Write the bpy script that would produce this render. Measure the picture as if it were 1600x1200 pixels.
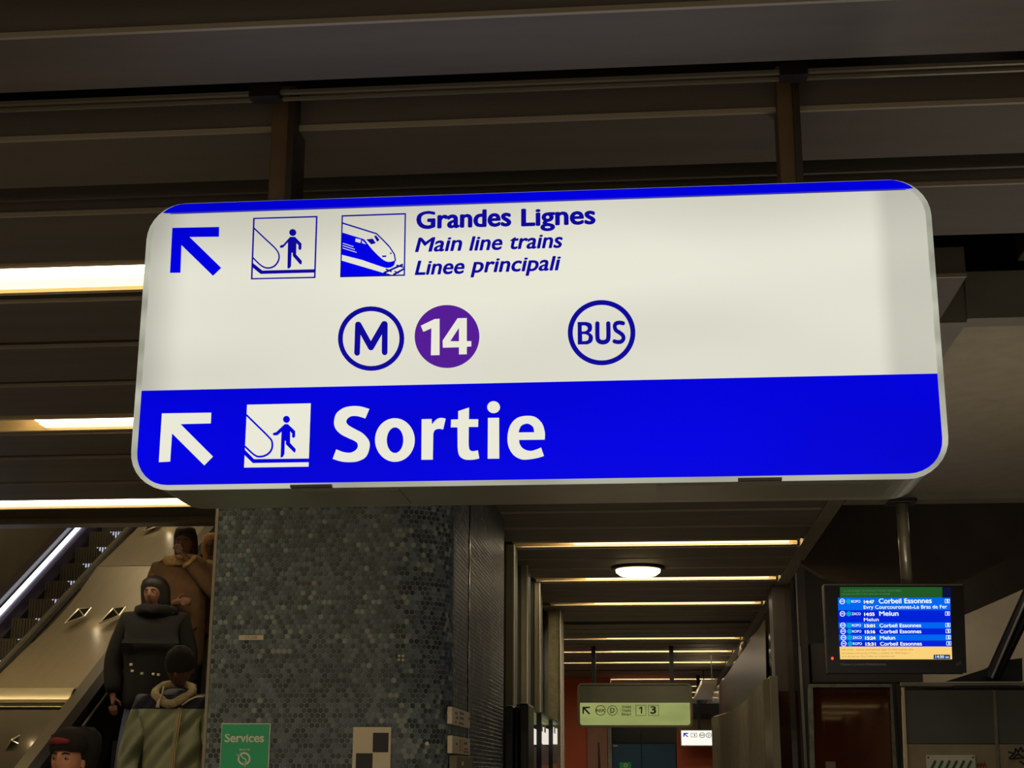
import bpy, bmesh, math, random
from mathutils import Vector, Matrix
random.seed(7)
S = bpy.context.scene
COL = S.collection
for o in list(bpy.data.objects): bpy.data.objects.remove(o)

# ---------------------------------------------------------------- camera
F = 2282.2                                   # focal length in pixels of the 1600x1200 frame
RV = Vector((0.99551561, 0.09454365, 0.00318953))
UV = Vector((0.02147674, -0.25872287, 0.96571281))
FV = Vector((-0.09212722, 0.96131367, 0.25959315))
CP = Vector((0, 0, 1.6))
cd = bpy.data.cameras.new('camera'); cam = bpy.data.objects.new('camera', cd); COL.objects.link(cam)
m = Matrix((RV, UV, -FV)).transposed().to_4x4(); m.translation = CP
cam.matrix_world = m
cd.sensor_width = 36; cd.lens = 36 * F / 1600; cd.clip_start = .05; cd.clip_end = 200
S.camera = cam

# ---------------------------------------------------------------- world, exposure, hall lighting, added fill lights
w = bpy.data.worlds.new('world'); S.world = w; w.use_nodes = True
w.node_tree.nodes['Background'].inputs[0].default_value = (1, .86, .66, 1)
w.node_tree.nodes['Background'].inputs[1].default_value = .035
S.view_settings.view_transform = 'Standard'; S.view_settings.look = 'None'
S.view_settings.exposure = 0.0; S.view_settings.gamma = 1; S.view_settings.use_curve_mapping = False
try: S.display_settings.display_device = 'sRGB'
except Exception: pass

def area(name, loc, size, power, col, rot=(0, 0, 0)):
    l = bpy.data.lights.new(name, 'AREA'); l.shape = 'RECTANGLE'; l.size, l.size_y = size
    l.energy = power; l.color = col
    o = bpy.data.objects.new(name, l); o.location = loc; o.rotation_euler = rot; COL.objects.link(o); return o
WARM = (1, .90, .76)
for yy, pw in ((-1.5, 130), (-6.0, 330), (-12.5, 620)):
    area('hall_light', (-.4, yy, 3.36), (7, .3), pw, WARM)
area('escalator_light', (-4.3, 13.2, 6.2), (2.4, .5), 30, (1, .84, .58))
area('escalator_light', (-4.6, 10.9, 5.0), (2.0, .3), 7, (1, .84, .58))
area('bay_fill', (3.0, 13.4, 4.25), (2.2, .2), 12, WARM)  # unseen fill added to lift the dark bay
area('soffit_fill', (1.9, 6.4, .9), (.8, .4), 16, WARM, (math.pi, 0, 0))  # invented upward fill, out of view, to brighten the soffit

# ---------------------------------------------------------------- helpers
def at(px, py, Y=None, Z=None, X=None):
    d = FV * F + RV * (px - 800) - UV * (py - 600)
    t = Y / d.y if Y is not None else (X / d.x if X is not None else (Z - 1.6) / d.z)
    return CP + d * t

def lin(c):
    c = c / 255
    return c / 12.92 if c <= .04045 else ((c + .055) / 1.055) ** 2.4
def rgb(*c): return (lin(c[0]), lin(c[1]), lin(c[2]), 1)

MATS = {}
def mat(name, c, rough=.6, metal=0, noise=.0, nscale=8, bump=0, bscale=60, spec=.5, coat=0, stretch=(1, 1, 1)):
    if name in MATS: return MATS[name]
    m = bpy.data.materials.new(name); m.use_nodes = True; nt = m.node_tree; b = nt.nodes['Principled BSDF']
    b.inputs['Roughness'].default_value = rough; b.inputs['Metallic'].default_value = metal
    b.inputs['Specular IOR Level'].default_value = spec
    b.inputs['Coat Weight'].default_value = coat
    col = rgb(*c); b.inputs['Base Color'].default_value = col
    if noise or bump:
        tc = nt.nodes.new('ShaderNodeTexCoord'); mp = nt.nodes.new('ShaderNodeMapping'); mp.inputs['Scale'].default_value = stretch
        nt.links.new(tc.outputs['Object'], mp.inputs[0])
    if noise:
        n = nt.nodes.new('ShaderNodeTexNoise'); n.inputs['Scale'].default_value = nscale; n.inputs['Detail'].default_value = 5
        r = nt.nodes.new('ShaderNodeValToRGB')
        r.color_ramp.elements[0].position = .3; r.color_ramp.elements[1].position = .7
        r.color_ramp.elements[0].color = [v * (1 - noise) for v in col[:3]] + [1]
        r.color_ramp.elements[1].color = [min(1, v * (1 + noise)) for v in col[:3]] + [1]
        nt.links.new(mp.outputs[0], n.inputs['Vector']); nt.links.new(n.outputs[0], r.inputs[0]); nt.links.new(r.outputs[0], b.inputs['Base Color'])
    if bump:
        n2 = nt.nodes.new('ShaderNodeTexNoise'); n2.inputs['Scale'].default_value = bscale; n2.inputs['Detail'].default_value = 3
        bp = nt.nodes.new('ShaderNodeBump'); bp.inputs['Strength'].default_value = bump; bp.inputs['Distance'].default_value = .01
        nt.links.new(mp.outputs[0], n2.inputs['Vector']); nt.links.new(n2.outputs[0], bp.inputs['Height']); nt.links.new(bp.outputs[0], b.inputs['Normal'])
    MATS[name] = m; return m

def emis(name, c, st=1.0, vary=0.0, vscale=1.0):
    if name in MATS: return MATS[name]
    m = bpy.data.materials.new(name); m.use_nodes = True; nt = m.node_tree; b = nt.nodes['Principled BSDF']
    col = rgb(*c)
    b.inputs['Base Color'].default_value = [v * .08 for v in col[:3]] + [1]; b.inputs['Roughness'].default_value = .35
    b.inputs['Specular IOR Level'].default_value = .04
    b.inputs['Emission Color'].default_value = col; b.inputs['Emission Strength'].default_value = st
    if vary:
        tc = nt.nodes.new('ShaderNodeTexCoord'); mp = nt.nodes.new('ShaderNodeMapping'); mp.inputs['Scale'].default_value = (vscale * .6, 1, vscale * 2.2)
        n = nt.nodes.new('ShaderNodeTexNoise'); n.inputs['Scale'].default_value = 1.0; n.inputs['Detail'].default_value = 1
        mr = nt.nodes.new('ShaderNodeMapRange'); mr.inputs[1].default_value = .3; mr.inputs[2].default_value = .7
        mr.inputs[3].default_value = st * (1 - vary); mr.inputs[4].default_value = st * (1 + vary * .4)
        nt.links.new(tc.outputs['Object'], mp.inputs[0]); nt.links.new(mp.outputs[0], n.inputs['Vector'])
        nt.links.new(n.outputs[0], mr.inputs[0]); nt.links.new(mr.outputs[0], b.inputs['Emission Strength'])
    MATS[name] = m; return m

def link(name, me, mt, parent=None, smooth=False):
    o = bpy.data.objects.new(name, me); COL.objects.link(o)
    if mt and not me.materials: me.materials.append(mt)
    if parent is not None:
        o.parent = parent
        o.matrix_parent_inverse = Matrix.Translation(-Vector(parent.location)) if parent.type == 'EMPTY' else Matrix()
    if smooth:
        for p in me.polygons: p.use_smooth = True
    return o

def tag(o, label=None, cat=None, group=None, kind=None):
    if label: o['label'] = label
    if cat: o['category'] = cat
    if group: o['group'] = group
    if kind: o['kind'] = kind
    return o
def thing(name, loc, label, cat, group=None):
    o = bpy.data.objects.new(name, None); COL.objects.link(o); o.location = loc; o.empty_display_size = .1
    return tag(o, label, cat, group)

class MB:
    def __init__(s): s.v = []; s.f = []
    def box(s, x0, x1, y0, y1, z0, z1):
        n = len(s.v)
        s.v += [(x0, y0, z0), (x1, y0, z0), (x1, y1, z0), (x0, y1, z0), (x0, y0, z1), (x1, y0, z1), (x1, y1, z1), (x0, y1, z1)]
        s.f += [tuple(n + i for i in q) for q in ((0, 3, 2, 1), (4, 5, 6, 7), (0, 1, 5, 4), (1, 2, 6, 5), (2, 3, 7, 6), (3, 0, 4, 7))]
        return s
    def prism(s, pts, d):          # pts: 3-D polygon, d: extrusion vector
        n = len(s.v); k = len(pts); d = Vector(d)
        s.v += [tuple(p) for p in pts] + [tuple(Vector(p) + d) for p in pts]
        s.f += [tuple(range(n, n + k)), tuple(range(n + 2 * k - 1, n + k - 1, -1))]
        s.f += [(n + i, n + (i + 1) % k, n + k + (i + 1) % k, n + k + i) for i in range(k)]
        return s
    def tube(s, pts, r, seg=10, closed=False, rs=None):
        pts = [Vector(p) for p in pts]; k = len(pts); n = len(s.v)
        prev = None
        for i, p in enumerate(pts):
            if closed: t = pts[(i + 1) % k] - pts[i - 1]
            else: t = pts[min(i + 1, k - 1)] - pts[max(i - 1, 0)]
            t.normalize()
            if prev is None:
                a = Vector((0, 0, 1)) if abs(t.z) < .9 else Vector((1, 0, 0))
            else: a = prev
            u = (a - t * a.dot(t)).normalized(); prev = u; v = t.cross(u)
            rr = rs[i] if rs else r
            for j in range(seg):
                q = 2 * math.pi * j / seg
                s.v.append(tuple(p + (u * math.cos(q) + v * math.sin(q)) * rr))
        for i in range(k if closed else k - 1):
            for j in range(seg):
                a0 = n + i * seg; b0 = n + ((i + 1) % k) * seg
                s.f.append((a0 + j, a0 + (j + 1) % seg, b0 + (j + 1) % seg, b0 + j))
        if not closed:
            s.f.append(tuple(n + j for j in range(seg))[::-1]); s.f.append(tuple(n + (k - 1) * seg + j for j in range(seg)))
        return s
    def build(s, name, mt, parent=None, smooth=False, bevel=0, fix=True):
        me = bpy.data.meshes.new(name); me.from_pydata(s.v, [], s.f); me.update()
        if fix or bevel:
            bm = bmesh.new(); bm.from_mesh(me)
            if bevel: bmesh.ops.bevel(bm, geom=bm.edges[:], offset=bevel, segments=2, affect='EDGES', profile=.5)
            bmesh.ops.recalc_face_normals(bm, faces=bm.faces); bm.to_mesh(me); bm.free()
        return link(name, me, mt, parent, smooth)

def box(name, mt, parent, x0, x1, y0, y1, z0, z1, bevel=0):
    return MB().box(x0, x1, y0, y1, z0, z1).build(name, mt, parent, bevel=bevel)

def spl(pts, n=6):
    """closed outline; (x,y) smooth, (x,y,1) corner -> dense polyline"""
    k = len(pts); out = []
    for i in range(k):
        p0, p1, p2, p3 = pts[i - 1], pts[i], pts[(i + 1) % k], pts[(i + 2) % k]
        c1, c2 = len(p1) > 2, len(p2) > 2
        P0, P1, P2, P3 = [Vector(q[:2]) for q in (p0, p1, p2, p3)]
        if c1: P0 = P1
        if c2: P3 = P2
        if c1 and c2: out.append(P1); continue
        for j in range(n):
            t = j / n
            out.append(.5 * ((2 * P1) + (P2 - P0) * t + (2 * P0 - 5 * P1 + 4 * P2 - P3) * t * t + (3 * P1 - P0 - 3 * P2 + P3) * t ** 3))
    return [(p.x, p.y) for p in out]
def ell(cx, cy, rx, ry, n=48): return [(cx + rx * math.cos(2 * math.pi * i / n), cy + ry * math.sin(2 * math.pi * i / n)) for i in range(n)]
def stroke(pts, w, cap=True, smooth=0):
    pts = [Vector(p) for p in pts]
    if smooth:
        q = []
        for i in range(len(pts) - 1):
            a, b, c, d = pts[max(i - 1, 0)], pts[i], pts[i + 1], pts[min(i + 2, len(pts) - 1)]
            for j in range(smooth):
                t = j / smooth
                q.append(.5 * ((2 * b) + (c - a) * t + (2 * a - 5 * b + 4 * c - d) * t * t + (3 * b - a - 3 * c + d) * t ** 3))
        pts = q + [pts[-1]]
    L, R = [], []
    k = len(pts)
    for i, p in enumerate(pts):
        t = (pts[min(i + 1, k - 1)] - pts[max(i - 1, 0)]).normalized(); n = Vector((-t.y, t.x))
        L.append(p + n * w / 2); R.append(p - n * w / 2)
    out = list(L)
    if cap:
        t = (pts[-1] - pts[-2]).normalized(); n = Vector((-t.y, t.x))
        out += [pts[-1] + (n * math.cos(a) + t * math.sin(a)) * w / 2 for a in [math.pi * j / 8 for j in range(1, 8)]]
    out += R[::-1]
    if cap:
        t = (pts[0] - pts[1]).normalized(); n = Vector((-t.y, t.x))
        out += [pts[0] + (n * math.cos(a) + t * math.sin(a)) * w / 2 for a in [math.pi * j / 8 for j in range(1, 8)]]
    return [(p.x, p.y) for p in out]

def to_mesh(o, name):
    dg = bpy.context.evaluated_depsgraph_get(); dg.update()
    me = bpy.data.meshes.new_from_object(o.evaluated_get(dg)); me.name = name; return me

def plate(name, loops, mt, parent=None, th=.002, y=0.0, groups=None):
    """flat shape in the X-Z plane at depth y, thickness th; loops = [[(x,z)...]] with even-odd holes; groups = list of such lists"""
    vs, fs = [], []
    for g in (groups or [loops]):
        c = bpy.data.curves.new('tmp', 'CURVE'); c.dimensions = '2D'; c.fill_mode = 'BOTH'; c.extrude = th / 2
        for lp in g:
            s = c.splines.new('POLY'); s.points.add(len(lp) - 1)
            for i, p in enumerate(lp): s.points[i].co = (p[0], p[1], 0, 1)
            s.use_cyclic_u = True
        o = bpy.data.objects.new('tmp', c); COL.objects.link(o)
        me = to_mesh(o, name); n = len(vs)
        vs += [(v.co.x, y - v.co.z, v.co.y) for v in me.vertices]; fs += [tuple(n + i for i in p.vertices) for p in me.polygons]
        bpy.data.objects.remove(o); bpy.data.curves.remove(c); bpy.data.meshes.remove(me)
    me = bpy.data.meshes.new(name); me.from_pydata(vs, [], fs); me.update()
    return link(name, me, mt, parent)

def pxplate(name, loops, mt, parent, Y, org=(0, 0), sc=1.0, th=.002, groups=None):
    """same, traced in photo pixels of a crop whose origin is org and scale sc, laid on the real plane at depth Y"""
    def cv(lp):
        r = []
        for p in lp:
            q = at(org[0] + p[0] / sc, org[1] + p[1] / sc, Y=Y); r.append((q.x, q.z))
        return r
    gs = [[cv(l) for l in g] for g in (groups or [loops])]
    return plate(name, None, mt, parent, th, Y, groups=gs)

def text(name, body, mt, parent, x0, x1, z, cap, y, bold=0.0, shear=0.0, th=.0015, rot=0):
    """lettering in the X-Z plane facing -Y from x0 to x1, baseline z, capital height cap"""
    c = bpy.data.curves.new('tmp', 'FONT'); c.body = body; c.shear = shear; c.extrude = 0; c.resolution_u = 4
    o = bpy.data.objects.new('tmp', c); COL.objects.link(o); me = to_mesh(o, name)
    bpy.data.objects.remove(o); bpy.data.curves.remove(c)
    xs = [v.co.x for v in me.vertices]; a, b = min(xs), max(xs)
    def wz(v):                      # taller lower-case letters, like the signs' typeface
        return v if v < 0 else (v * 1.12 if v < .46 else .515 + (v - .46) * (.165 / .22) if v < .68 else v)
    sz = cap / .68; sx = (x1 - x0 - 2 * bold * sz) / (b - a)
    vs, fs = [], []
    offs = [(0, 0)] if not bold else [(bold * math.cos(t * math.pi / 4), bold * math.sin(t * math.pi / 4)) for t in range(8)] + [(0, 0)]
    for k, (dx, dz) in enumerate(offs):
        n = len(vs)
        vs += [(x0 + bold * sz + (v.co.x - a) * sx + dx * sz, y - th - k * .00002, z + wz(v.co.y) * sz + dz * sz * .7) for v in me.vertices]
        fs += [tuple(n + i for i in p.vertices) for p in me.polygons]
    m2 = bpy.data.meshes.new(name); m2.from_pydata(vs, [], fs); m2.update(); bpy.data.meshes.remove(me)
    return link(name, m2, mt, parent)
def pxtext(name, body, mt, parent, Y, xa, ya, xb, cap, **k):
    a = at(xa, ya, Y=Y); b = at(xb, ya, Y=Y); c = at(xa, ya - cap, Y=Y)
    return text(name, body, mt, parent, a.x, b.x, a.z, c.z - a.z, Y, **k)

def rrect(x0, x1, z0, z1, r, n=8):
    out = []
    for cx, cz, a0 in ((x1 - r, z1 - r, 0), (x0 + r, z1 - r, 90), (x0 + r, z0 + r, 180), (x1 - r, z0 + r, 270)):
        for i in range(n + 1):
            a = math.radians(a0 + 90 * i / n); out.append((cx + r * math.cos(a), cz + r * math.sin(a)))
    return out

# ---------------------------------------------------------------- materials
M_slat = mat('painted_slat', (102, 95, 86), .62, 0, .12, 3, .05, 40, stretch=(.4, 3, 3))
M_lip = mat('slat_lip', (168, 158, 138), .5, .1)
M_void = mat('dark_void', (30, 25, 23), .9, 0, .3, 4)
M_rail = mat('rail_metal', (125, 118, 100), .4, .4)
M_post = mat('brown_post', (112, 92, 62), .5, .2, .15, 6)
M_house = mat('sign_housing', (142, 145, 130), .33, .3, .08, 5)
M_edge = mat('edge_beam_paint', (132, 128, 116), .5, .2, .1, 4)
M_soffit = mat('plaster_soffit', (158, 148, 124), .55, 0, .08, 9, .25, 70)
M_dark = mat('dark_panel', (56, 49, 42), .45, 0, .15, 4)
M_black = mat('black_metal', (22, 20, 20), .4)
M_grout = mat('grout', (150, 156, 144), .8, 0, .25, 6)
M_orange = mat('orange_wall', (205, 92, 45), .5, 0, .08, 2)
M_blue = mat('blue_door', (22, 84, 118), .5, 0, .06, 3)
M_white = mat('white_paint', (225, 220, 205), .5)
M_cream = mat('cream_board', (222, 208, 178), .5)
M_floor = mat('floor_tile', (168, 160, 146), .35, 0, .15, 5)
M_lamp = emis('strip_light_tube', (255, 234, 190), 12)
M_lamp2 = emis('strip_light_diffuser', (255, 228, 176), 2.0)
M_refl = mat('reflector', (225, 205, 160), .35, .2)
E_white = emis('backlit_white', (226, 225, 209), .98, .17, 1.3)
E_blue = emis('backlit_blue', (0, 0, 222), 1.0, .22, 1.3)
E_navy = emis('backlit_navy', (14, 8, 150), 1.0)
E_plum = emis('backlit_violet', (84, 28, 148), 1.0)
E_rim = emis('backlit_rim', (200, 200, 182), .8, .4, 5)
E_letter = emis('backlit_lettering', (232, 231, 214), 1.0)

# ---------------------------------------------------------------- the setting
tag(box('floor', M_floor, None, -9, 7, -26, 42, -.2, 0), kind='structure')
ceil = tag(box('ceiling', M_void, None, -9, 7, -26, 9.9, 4.3, 4.5), kind='structure')
tag(box('wall_left', mat('left_wall', (120, 108, 84), .5, 0, .12, 3, stretch=(1, 1, .2)), None, -6.3, -6.05, -26, 24, 0, 9), kind='structure')
tag(box('wall_right', M_dark, None, 6.0, 6.2, -26, 24, 0, 4.3), kind='structure')
tag(box('wall_back', M_dark, None, -9, 7, -26.3, -26, 0, 4.3), kind='structure')
# ceiling slats (depth ranges read off the photograph at the slats' own height)
def slat(y0, y1, x0, x1, z=3.4, h=.12):
    b = MB().box(x0, x1, y0, y1, z, z + h)
    o = b.build('ceiling_slat', M_slat, ceil)
    MB().box(x0, x1, y0 - .012, y0, z - .002, z + .012).build('slat_lip', M_lip, o)          # folded lip
    return o
for y0, y1 in ((.6, 1.1), (1.2, 1.7), (1.8, 2.3), (2.45, 2.95), (3.21, 3.50), (3.81, 4.15), (4.39, 4.83)):
    slat(y0, y1, -6, 5.5)
for y0, y1 in ((5.28, 5.80), (5.89, 6.43), (6.52, 7.08)): slat(y0, y1, -6, 1.19)
for y0, y1 in ((7.52, 8.03), (8.13, 8.80), (8.89, 9.40)): slat(y0, y1, -6, -2.35); slat(y0, y1, -1.0, 1.19)
for y0, y1 in ((-2.5, -1.9), (-5, -4.4), (-8.9, -8.3)): slat(y0, y1, -6, 5.5)
LY = [11.79, 13.945, 15.98, 18.0, 20.107, 22.214, 24.377, 26.3, 28.6, 30.9, 33.1, 35.4]   # far edges of the corridor lights
yy = 9.47
prev = 9.47
cor = []
for ly in LY:
    gap0, gap1 = prev, ly - .26
    n = 3; p = (gap1 - gap0) / n
    for i in range(n): cor.append((gap0 + p * i + .03, gap0 + p * (i + 1) - .06))
    prev = ly + .06
for y0, y1 in cor:
    slat(y0, y1, -1.2 if y0 < 17 else -3, 1.19)
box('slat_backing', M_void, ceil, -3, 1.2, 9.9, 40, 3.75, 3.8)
# thin pale rails that run under the void
MB().box(-5, 5, 3.565, 3.577, 3.398, 3.408).build('ceiling_rail', M_rail, ceil)
MB().box(-5, 5, 3.585, 3.595, 3.388, 3.396).build('ceiling_rail', M_rail, ceil)
z2 = at(5, 311, Y=4.3).z
box('ceiling_rail', mat('rail_dull', (84, 78, 68), .5), ceil, -5, 5, 4.3, 4.315, z2 - .006, z2 + .006)
# side fascia and dark boxes above the right soffit
tag(MB().box(1.19, 1.30, 5.82, 40, 3.39, 3.62).build('trim_1', M_edge, None), kind='structure')
tag(box('trim_2', M_edge, None, 1.30, 6, 5.80, 5.92, 3.40, 3.60), kind='structure')
so = MB(); so.box(1.30, 6, 5.92, 9.75, 3.43, 3.55)
tag(so.build('ceiling_right', M_soffit, None), kind='structure')
tag(box('trim_3', M_edge, None, 1.30, 6, 9.75, 9.92, 3.38, 3.60), kind='structure')
g = thing('ventilation_duct', (2.9, 5.2, 3.62), 'dark boxed duct above the beige soffit right of the big sign', 'duct')
box('duct_body', M_dark, g, 1.5, 5.5, 4.95, 5.75, 3.62, 4.0, .01)
for xx in (1.62, 1.95, 2.5, 3.1): box('duct_rib', M_black, g, xx, xx + .035, 4.92, 4.95, 3.62, 4.0)
# header beam over the escalators
tag(MB().box(-6.05, -2.2, 10.32, 10.55, 3.40, 3.9).box(-6.05, -2.2, 10.28, 10.36, 3.385, 3.43).build('trim_4', mat('header_beam', (100, 92, 78), .5, .1, .1, 4), None), kind='structure')
# wall behind escalator well
tag(box('wall_escalator', mat('well_wall', (96, 84, 62), .6, 0, .15, 3), None, -6.05, -2.3, 18, 18.2, 0, 9), kind='structure')
tag(box('wall_well_side', mat('well_wall', (96, 84, 62)), None, -2.6, -2.4, 10.6, 18, 0, 9), kind='structure')
tag(box('ceiling_well', M_soffit, None, -6.3, -2.2, 9.95, 18.2, 9, 9.2), kind='structure')

# ---------------------------------------------------------------- strip lights
def strip(x0, x1, y0, y1, label, z=3.405, tx0=None, tx1=None):
    g = thing('strip_light', ((x0 + x1) / 2, (y0 + y1) / 2, z), label, 'light', 'strip lights between the ceiling slats')
    MB().box(x0, x1, y0 - .03, y0, z, z + .1).box(x0, x1, y1, y1 + .03, z, z + .1).box(x0, x1, y0, y1, z + .09, z + .1).build('housing', M_refl, g)
    d = y1 - y0
    box('tube', M_lamp, g, tx0 or x0 + .02, tx1 or x1 - .02, y0 + d * .08, y0 + d * .55, z + .02, z + .05)
    box('diffuser', M_lamp2, g, tx0 or x0 + .02, tx1 or x1 - .02, y0 + d * .6, y0 + d * .97, z + .012, z + .03)
    if y0 > 11:
        l = bpy.data.lights.new('tube_light', 'AREA'); l.shape = 'RECTANGLE'; l.size = x1 - x0 - .1; l.size_y = d * .8; l.energy = 6.5 if y0 < 20 else 26; l.color = (1, .84, .62)
        lo = bpy.data.objects.new('tube_light', l); COL.objects.link(lo); lo.location = ((x0 + x1) / 2, (y0 + y1) / 2, z + .008)
    return g
strip(-5.0, -.9, 4.90, 5.17, 'widest bright strip light, left of the top half of the big sign')
strip(-3.55, -2.45, 7.20, 7.44, 'strip light left of the blue band of the big sign, dim at its left end', tx0=-3.25)
strip(-6.0, -2.6, 9.46, 9.76, 'lowest strip light on the left, just above the header beam over the escalators')
ords = ['first and longest strip light of the corridor, counted from the big sign', 'second corridor strip light, behind the round lamp', 'third corridor strip light from the big sign',
        None, 'fourth corridor strip light from the big sign', 'fifth corridor strip light from the big sign', 'sixth corridor strip light from the big sign',
        None, 'strip light directly above the green hanging sign', 'strip light seen right of the green hanging sign, topmost', 'strip light seen right of the green hanging sign, second down', 'strip light seen right of the green hanging sign, lowest']
for ly, lb in zip(LY, ords):
    if lb: strip(-1.1 if ly < 20 else -2.2, 1.17, ly - .2, ly, lb, tx0=-.62 if ly < 30 else None, tx1=1.1)
for yl, wd in ((-12, 'nearest'), (-16, 'middle'), (-20, 'farthest')):
    strip(-2.5, 5.9, yl, yl + .3, '%s of the three strip lights in the hall behind the viewpoint' % wd)

# round lamp in the corridor
p = at(997, 893, Z=3.36)
g = thing('round_ceiling_lamp', (p.x, p.y, 3.4), 'round glowing ceiling lamp on a dark base in the corridor', 'lamp')
def disc(cx, cy, prof, n=28):
    b = MB(); k = len(prof)
    for r, z in prof:
        for j in range(n): a = 2 * math.pi * j / n; b.v.append((cx + r * math.cos(a), cy + r * math.sin(a), z))
    for i in range(k - 1):
        for j in range(n): b.f.append((i * n + j, i * n + (j + 1) % n, (i + 1) * n + (j + 1) % n, (i + 1) * n + j))
    b.f.append(tuple(range(n))); b.f.append(tuple(range((k - 1) * n, k * n))[::-1])
    return b
disc(p.x, p.y, [(.235, 3.41), (.24, 3.385), (.215, 3.375)]).build('base', M_black, g, True)
disc(p.x, p.y, [(.20, 3.38), (.195, 3.35), (.16, 3.325), (.08, 3.315), (.02, 3.313)]).build('diffuser', emis('round_lamp', (255, 226, 165), 3.5), g, True)

# ---------------------------------------------------------------- the big sign
SY = 3.7
X0, X1s, Z0, Z1 = -1.375, .757, 2.331, 3.140
sg = thing('direction_sign', ((X0 + X1s) / 2, 3.85, Z0), 'large illuminated white and blue sign reading Grandes Lignes and Sortie, hanging in front', 'sign')
R0 = .105
hb = rrect(X0 + .012, X1s - .012, Z0 + .004, Z1 - .004, R0 - .01)
MB().prism([(x, 3.715, z) for x, z in hb], (0, .30, 0)).build('housing', M_house, sg)
plate('rim', [rrect(X0, X1s, Z0, Z1, R0), rrect(X0 + .0135, X1s - .0135, Z0 + .011, Z1 - .009, R0 - .013)], E_rim, sg, .016, 3.706)
# bottom access panels and clips
box('access_panel', mat('access_panel', (125, 128, 112), .3, .3), sg, -.92, -.66, 3.76, 3.96, Z0 + .0005, Z0 + .005)
box('access_panel', mat('access_panel', (1, 1, 1)), sg, .02, .62, 3.76, 3.96, Z0 + .0005, Z0 + .005)
for cx in (-.88, .28): box('clip', M_black, sg, cx - .055, cx + .055, 3.684, 3.70, Z0 - .003, Z0 + .004)
# face: white field, blue band, blue top stripe
fx0, fx1, fz0, fz1, fr = X0 + .0135, X1s - .0135, Z0 + .011, Z1 - .002, R0 - .013
zb = 2.6045; zt0 = at(700, 319, Y=SY).z
outline = rrect(fx0, fx1, fz0, fz1, fr, 10)
def clip(poly, z, keep_above):
    out = []
    for i in range(len(poly)):
        a, b = poly[i - 1], poly[i]
        ia, ib = (a[1] >= z) == keep_above, (b[1] >= z) == keep_above
        if ia != ib: t = (z - a[1]) / (b[1] - a[1]); out.append((a[0] + (b[0] - a[0]) * t, z))
        if ib: out.append(b)
    return out
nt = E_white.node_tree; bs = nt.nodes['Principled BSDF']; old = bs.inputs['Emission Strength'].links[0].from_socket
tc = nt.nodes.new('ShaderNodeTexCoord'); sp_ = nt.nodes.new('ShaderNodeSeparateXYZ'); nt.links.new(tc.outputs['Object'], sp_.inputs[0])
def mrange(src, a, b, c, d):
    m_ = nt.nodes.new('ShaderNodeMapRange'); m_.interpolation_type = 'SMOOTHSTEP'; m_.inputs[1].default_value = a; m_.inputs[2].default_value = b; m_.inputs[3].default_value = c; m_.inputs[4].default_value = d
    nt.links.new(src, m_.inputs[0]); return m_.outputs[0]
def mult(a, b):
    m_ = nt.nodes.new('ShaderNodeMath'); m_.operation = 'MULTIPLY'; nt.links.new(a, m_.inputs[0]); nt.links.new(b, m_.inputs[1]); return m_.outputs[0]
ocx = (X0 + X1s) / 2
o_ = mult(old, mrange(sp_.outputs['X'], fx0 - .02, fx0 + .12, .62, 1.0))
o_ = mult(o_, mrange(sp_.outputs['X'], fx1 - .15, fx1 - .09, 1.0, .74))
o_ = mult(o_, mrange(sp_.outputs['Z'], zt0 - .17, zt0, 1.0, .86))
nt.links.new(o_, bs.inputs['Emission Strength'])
plate('white_panel', [clip(clip(outline, zb, True), zt0, False)], E_white, sg, .006, 3.71)
plate('blue_panel', [clip(outline, zb, False)], E_blue, sg, .006, 3.71)
plate('blue_stripe', [clip(outline, zt0, True)], E_blue, sg, .006, 3.6975)
PY = 3.705
o1, s1 = (500, 620), 1600 / 370
Sg = [(333, 82, 1), (306, 146, 1), (250, 130), (205, 133), (178, 160), (190, 190), (240, 220), (290, 248), (330, 295), (334, 345), (310, 405), (255, 435), (195, 441), (140, 436), (86, 419, 1), (110, 355, 1), (160, 374), (210, 377), (247, 355), (256, 325), (240, 302), (190, 278), (140, 252), (105, 215), (95, 170), (110, 115), (155, 78), (210, 64), (270, 65)]
rg = [(687, 152, 1), (754, 150, 1), (756, 188, 1), (785, 155), (815, 143), (849, 148, 1), (832, 220, 1), (800, 216), (775, 226), (765, 250, 1), (762, 424, 1), (685, 425, 1)]
tg = [(934, 97, 1), (1007, 73, 1), (1006, 152, 1), (1069, 152, 1), (1068, 203, 1), (1005, 203, 1), (1004, 320, 1), (1010, 355), (1030, 368), (1067, 362, 1), (1076, 416, 1), (1030, 425), (975, 422), (940, 395), (930, 340, 1), (929, 206, 1), (884, 206, 1), (886, 154, 1), (934, 153, 1)]
eg = [(1345, 291, 1), (1518, 289, 1), (1519, 240), (1500, 180), (1455, 138), (1395, 129), (1330, 145), (1285, 195), (1267, 270), (1275, 340), (1310, 395), (1365, 423), (1430, 420), (1480, 410), (1513, 399, 1), (1494, 343, 1), (1460, 357), (1420, 366), (1375, 352), (1350, 320)]
eh = [(1342, 241, 1), (1448, 240, 1), (1440, 205), (1418, 186), (1392, 181), (1360, 195), (1346, 222)]
for gl in ([[spl(Sg)]], [[ell(506, 292, 134, 147), ell(507, 293, 56, 87)]], [[spl(rg)]], [[spl(tg)]],
           [[[(1135, 143), (1210, 142), (1211, 417), (1133, 418)]], [ell(1173, 70, 43, 40)]], [[spl(eg), spl(eh)]]):
    pxplate('letter', None, E_letter, sg, PY, o1, s1, groups=gl)
def word(t, x0, x1, cap, yl, yr, X0_, X1_, bold, shear):
    ym = yl + (yr - yl) * ((x0 + x1) / 2 - X0_) / (X1_ - X0_)
    pxtext('lettering', t, E_navy, sg, PY, x0, ym, x1, cap, bold=bold, shear=shear)
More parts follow.
